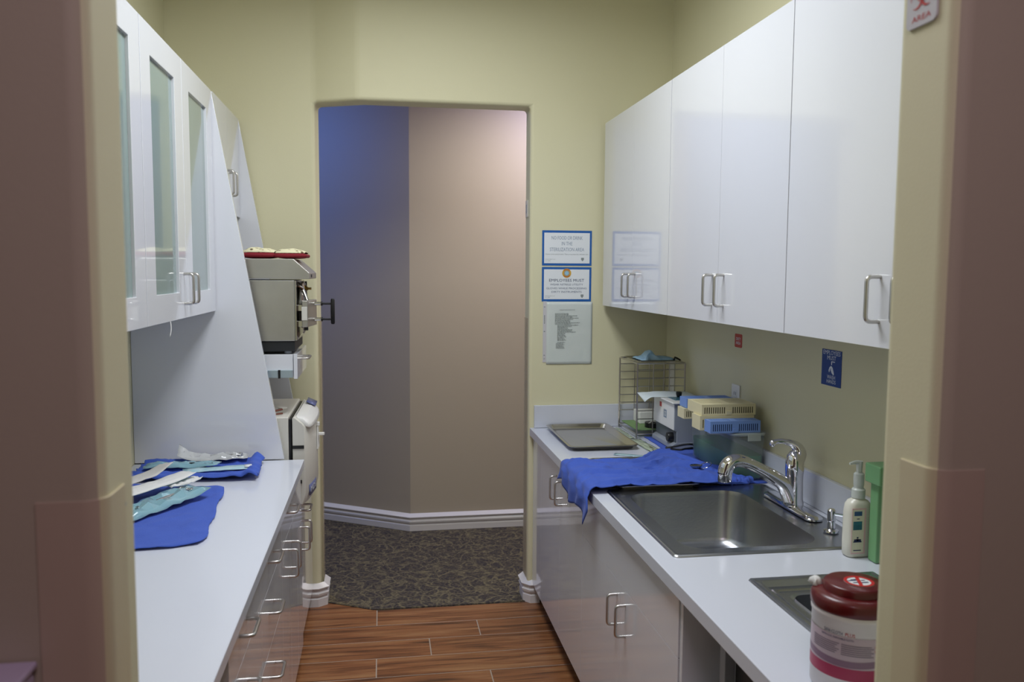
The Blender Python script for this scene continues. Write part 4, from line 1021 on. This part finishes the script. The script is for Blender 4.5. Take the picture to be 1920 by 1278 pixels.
# ------------------------------------------------------------------ signs on the back wall
Yw = 3.8695
def sheet(x0, x1, z0, z1, y=Yw, th=.0012): return MB().box(x0, x1, y-th, y, z0, z1)
def wtxt(mb, s, size, cx, cz, y, w=None, align='CENTER'): text_mesh(mb, s, size, lambda u, v: (cx+u, y, cz+v), width=w, align=align)
def shield(mb, x, z, y, k=1.0):
    mb.add([(x-.007*k, y, z+.008*k), (x+.007*k, y, z+.008*k), (x+.007*k, y, z-.001*k), (x, y, z-.009*k), (x-.007*k, y, z-.001*k)], [(0,1,2,3,4)])
x0, x1 = .760, 1.003
s1 = thing('wall_sign', 'blue-bordered white sign reading no food or drink in the sterilization area', 'sign', ((x0+x1)/2, Yw, 1.653))
obj('border', sheet(x0, x1, 1.653, 1.820), M['bluef'], s1)
obj('face', sheet(x0+.010, x1-.010, 1.664, 1.809, Yw-.0012, .0006), M['sheet'], s1)
mb = MB(); y_ = Yw-.0022
wtxt(mb, 'NO FOOD OR DRINK', .024, .881, 1.784, y_, .152); wtxt(mb, 'IN THE', .024, .881, 1.757, y_, .052); wtxt(mb, 'STERILIZATION AREA', .024, .881, 1.729, y_, .168)
obj('lettering', mb, M['ink'], s1, fixn=False, smooth=False)
mb = MB(); wtxt(mb, 'Prevent cross-contamination. These precautions also minimize risks', .008, .881, 1.707, y_, .208)
wtxt(mb, 'Employee Safety Council', .005, .80, 1.683, y_, .048); wtxt(mb, 'Rev 2008', .005, .788, 1.675, y_, .024)
obj('small_print', mb, M['inkg'], s1, fixn=False, smooth=False)
mb = MB(); shield(mb, .958, 1.683, y_); obj('shield_emblem', mb, M['inkg'], s1, fixn=False)
s2 = thing('wall_sign', 'blue-bordered white sign with gold seal reading employees must wear nitrile utility gloves', 'sign', ((x0+x1)/2, Yw, 1.481))
obj('border', sheet(x0, x1, 1.481, 1.646), M['bluef'], s2)
obj('face', sheet(x0+.010, x1-.010, 1.492, 1.635, Yw-.0012, .0006), M['sheet'], s2)
mb = MB(); wtxt(mb, 'EMPLOYEES MUST', .019, .881, 1.582, y_, .172); obj('lettering', mb, M['inkd'], s2, fixn=False, smooth=False)
mb = MB(); wtxt(mb, 'WEAR NITRILE UTILITY', .0125, .881, 1.562, y_, .162); wtxt(mb, 'GLOVES WHILE PROCESSING', .0125, .881, 1.544, y_, .198); wtxt(mb, 'DIRTY INSTRUMENTS', .0125, .881, 1.527, y_, .148)
obj('lettering', mb, mat('slate ink', srgb(84,96,124), .6), s2, fixn=False, smooth=False)
mb = MB(); wtxt(mb, 'Employee Safety Council', .005, .80, 1.508, y_, .048); wtxt(mb, 'Rev 2008', .005, .788, 1.501, y_, .024); obj('small_print', mb, M['inkg'], s2, fixn=False, smooth=False)
mb = MB(); shield(mb, .958, 1.507, y_); obj('shield_emblem', mb, M['inkg'], s2, fixn=False)
sl = obj('gold_seal', MB().lathe([(0,Yw-.0026),(.022,Yw-.0026),(.022,Yw-.0012),(0,Yw-.0012)], (.881,0,1.617), 'Y', 32), M['gold'], s2)
mb = MB()
for k in range(2):
    for j in range(9):
        a0 = PI/2 + k*PI + math.radians(-52+104*j/9); a1 = a0 + math.radians(9)
        mb.add([(.881+r*math.cos(t), Yw-.0029, 1.617+r*math.sin(t)) for r, t in ((.0165,a0),(.0195,a0),(.0195,a1),(.0165,a1))], [(0,1,2,3)])
obj('seal_marks', mb, M['red'], sl, fixn=False)
obj('seal_ring', MB().lathe([(.011,Yw-.0032),(.0135,Yw-.0032),(.0135,Yw-.0027),(.011,Yw-.0027),(.011,Yw-.0032)], (.881,0,1.617), 'Y', 32, cap=False), M['ink'], sl)
obj('seal_centre', MB().lathe([(0,Yw-.0034),(.0095,Yw-.0034),(.0095,Yw-.0027),(0,Yw-.0027)], (.881,0,1.617), 'Y', 24), M['sky'], sl)
s3 = thing('notice_sheet', 'wrinkled typed notice in a plastic sleeve taped below the two signs', 'notice', (.89, Yw, 1.18))
n = 20
L_ = [[(.784+.226*i/n, Yw-.0022-.0022*abs(ns(i*.25,k*.25,4)), 1.178+.302*k/n) for k in range(n+1)] for i in range(n+1)]
obj('page', MB().loft(L_, closed=False), M['sheet2'], s3, solid=.0004, fixn=True)
obj('sleeve_edge', MB().box(.767, .785, Yw-.0018, 3.8702, 1.188, 1.482), mat('sleeve edge', srgb(206,204,206), .3), s3)
mb = MB()
for z, h in ((1.455,.004),(1.337,.005),(1.222,.004),(1.205,.003)): mb.box(.771, .778, Yw-.0024, Yw-.0018, z-h/2, z+h/2)
for k in range(6): mb.box(.772, .777, Yw-.0024, Yw-.0018, 1.375+.007*k, 1.380+.007*k)
obj('sleeve_marks', mb, M['inkg'], s3)
rr = random.Random(4); mb = MB(); yy = Yw-.0056
wtxt(mb, 'STERILIZATION CENTER DUTIES', .007, .885, 1.441, yy, .076)
z = 1.424
for k in range(30):
    ind = 0 if k < 10 else .012
    if k == 24: z -= .005
    if k > 24: ind = .006
    w = (.05 + rr.random()*.075) if k < 10 else (.035+rr.random()*.07 if k < 20 else .03+rr.random()*.015)
    x = .825+ind; e = x+w
    while x < e:
        q = .004+rr.random()*.009; mb.box(x, min(x+q, e), yy, yy+.0002, z-.0011, z+.0011); x += q+.002
    z -= .0056
obj('typed_lines', mb, M['inkg'], s3, smooth=False)

# switch plate on the reveal of the far doorway
c = thing('switch_plate', 'small pale wall plate on the right reveal of the far doorway', 'wall plate', (.698,3.94,1.88))
obj('plate', MB().box(.6965, .6999, 3.915, 3.975, 1.885, 1.965), M['cream_pl'], c, bevel=.001)
obj('button', MB().box(.6945, .6965, 3.937, 3.952, 1.905, 1.945), M['grey_pl'], c, bevel=.0006)

# ------------------------------------------------------------------ right wall items
XW = XR-.0003
c = thing('outlet', 'white wall outlet plate on right wall above the cassettes', 'outlet', (XR,3.05,1.06))
obj('plate', MB().box(XW-.006, XW, 3.012, 3.085, 1.065, 1.182), M['white_pl'], c, bevel=.002)
for z in (1.10, 1.147):
    s_ = obj('socket', MB().box(XW-.0075, XW-.006, 3.030, 3.066, z-.016, z+.016), M['white_pl'], c, bevel=.001)
    obj('slots', MB().box(XW-.0079, XW-.0075, 3.039, 3.042, z-.006, z+.007).box(XW-.0079, XW-.0075, 3.054, 3.057, z-.006, z+.007), M['dark'], s_)
def rtxt(mb, s, size, cy, cz, x, w): text_mesh(mb, s, size, lambda u, v: (x, cy-u, cz+v), width=w)
c = thing('wall_sign', 'small red sticker with two white words under the right wall cabinets', 'sign', (XR,3.045,1.33))
obj('plate', MB().loft([[(x, p[0], p[1]) for p in [(q[0], q[1]) for q in rrect(3.012,3.077,1.330,1.383,.006,0)]] for x in (XW-.0012, XW)], True, True), mat('sticker red', srgb(186,44,44), .4), c)
mb = MB(); rtxt(mb, 'DIRTY', .017, 3.0445, 1.363, XW-.0015, .042); rtxt(mb, 'AREA', .017, 3.0445, 1.347, XW-.0015, .044)
obj('lettering', mb, M['txw'], c, fixn=False, smooth=False)
c = thing('wall_sign', 'dark blue sign reading employees must wash hands above the faucet', 'sign', (XR,2.365,1.271))
obj('plate', MB().box(XW-.0012, XW, 2.307, 2.420, 1.271, 1.384), M['blue'], c)
mb = MB(); xx = XW-.0015
rtxt(mb, 'EMPLOYEES', .019, 2.3635, 1.374, xx, .098); rtxt(mb, 'MUST', .019, 2.3635, 1.358, xx, .050)
rtxt(mb, 'WASH', .017, 2.362, 1.298, xx, .046); rtxt(mb, 'HANDS', .017, 2.362, 1.284, xx, .052)
obj('lettering', mb, M['txw'], c, fixn=False, smooth=False)
def ypoly(mb, pts): mb.add([(xx, 2.3635-u, 1.325+v) for u, v in pts], [tuple(range(len(pts)))])
mb = MB()
ypoly(mb, [(-.001,.024),(.020,.024),(.020,.021),(.004,.021),(.004,.012),(-.001,.012)])
ypoly(mb, [(-.012,-.012),(-.015,-.006),(-.010,.004),(-.002,.009),(.002,.008),(-.002,.003),(-.007,-.004),(-.009,-.011)])
ypoly(mb, [(.002,.008),(.008,.004),(.014,-.008),(.017,-.016),(.014,-.019),(.004,-.014),(-.003,-.005),(-.002,.003)])
obj('hands_symbol', mb, M['txw'], c, fixn=False, smooth=False)

# biohazard sign on the near reveal
XB = .659-.0002
c = thing('wall_sign', 'white sign with red biohazard symbol on right reveal of the near doorway', 'sign', (.66,.958,1.924))
obj('plate', MB().loft([[(x, p[0], p[1]) for p in rrect(.916,.974,1.924,2.06,.008,0)] for x in (XB-.003, XB)], True, True), M['signw'], c, bevel=.0006)
mb = MB(); xx = XB-.0033; cy_, cz_ = .944, 1.963
P3 = lambda a, b: (xx, cy_-a, cz_+b)
P3b = lambda a, b: (xx-.0008, cy_-a, cz_+b)
R_, d_ = .0105, .0113
for k in range(3):
    th = PI/2 + k*2*PI/3 + PI
    ox, oz = d_*math.cos(th+PI), d_*math.sin(th+PI)
    n = 26; outer, inner = [], []
    for i in range(n+1):
        t = -1+2*i/n; a = th + t*(PI-.42)
        a = (th+PI) + PI + t*(PI-.42)
        wd = .0042*(1-abs(t)**2.2)+.0002
        outer.append(P3(ox+(R_+.0012)*math.cos(a), oz+(R_+.0012)*math.sin(a))); inner.append(P3(ox+(R_+.0012-wd)*math.cos(a), oz+(R_+.0012-wd)*math.sin(a)))
    mb.loft([[(p[0]-.0002*k, p[1], p[2]) for p in outer], [(p[0]-.0002*k, p[1], p[2]) for p in inner]], closed=False)
n = 36; mb.loft([[P3b(.0095*math.cos(2*PI*i/n), .0095*math.sin(2*PI*i/n)) for i in range(n+1)], [P3b(.0079*math.cos(2*PI*i/n), .0079*math.sin(2*PI*i/n)) for i in range(n+1)]], closed=False)
obj('biohazard_symbol', mb, M['red'], c, fixn=False, smooth=False)
mb = MB(); rtxt(mb, 'AREA', .010, cy_, 1.934, xx, .036); rtxt(mb, 'BIOHAZARD', .010, cy_, 2.02, xx, .052)
obj('lettering', mb, M['red'], c, fixn=False, smooth=False)

# ------------------------------------------------------------------ lights
def area(name, loc, rot, sx, sy, p, col=(1,1,1), spread=PI):
    l = bpy.data.lights.new(name, 'AREA'); l.shape = 'RECTANGLE'; l.size = sx; l.size_y = sy; l.energy = p; l.color = col; l.spread = spread
    o = bpy.data.objects.new(name, l); C.objects.link(o); o.location = loc; o.rotation_euler = rot; return o
area('ceiling_lamp', (.15,2.35,3.03), (0,0,0), .6, 1.2, 31, (.90,.94,1.0), math.radians(168))
area('hall_lamp_blue', (-1.15,4.85,2.66), (math.radians(35),0,math.radians(-60)), .3, .3, 8.5, (.13,.27,1.0))
area('hall_lamp_pink', (1.30,4.66,2.70), (math.radians(35),0,math.radians(20)), .3, .2, 6.5, (.84,.80,1.40))
area('hall_lamp', (.95,4.38,2.73), (0,0,0), .5, .3, 10.8, (1.0,.96,.82), math.radians(168))
area('entry_lamp', (.2,-.05,2.66), (0,0,0), .5, .5, 8.3, (1.0,.82,.97))
wd = bpy.data.worlds.new('world'); bpy.context.scene.world = wd; wd.use_nodes = True
wd.node_tree.nodes['Background'].inputs[0].default_value = (.5,.5,.55,1); wd.node_tree.nodes['Background'].inputs[1].default_value = .05
vs = bpy.context.scene.view_settings
vs.view_transform = 'Standard'; vs.look = 'None'; vs.exposure = .13; vs.gamma = 1; vs.use_curve_mapping = False
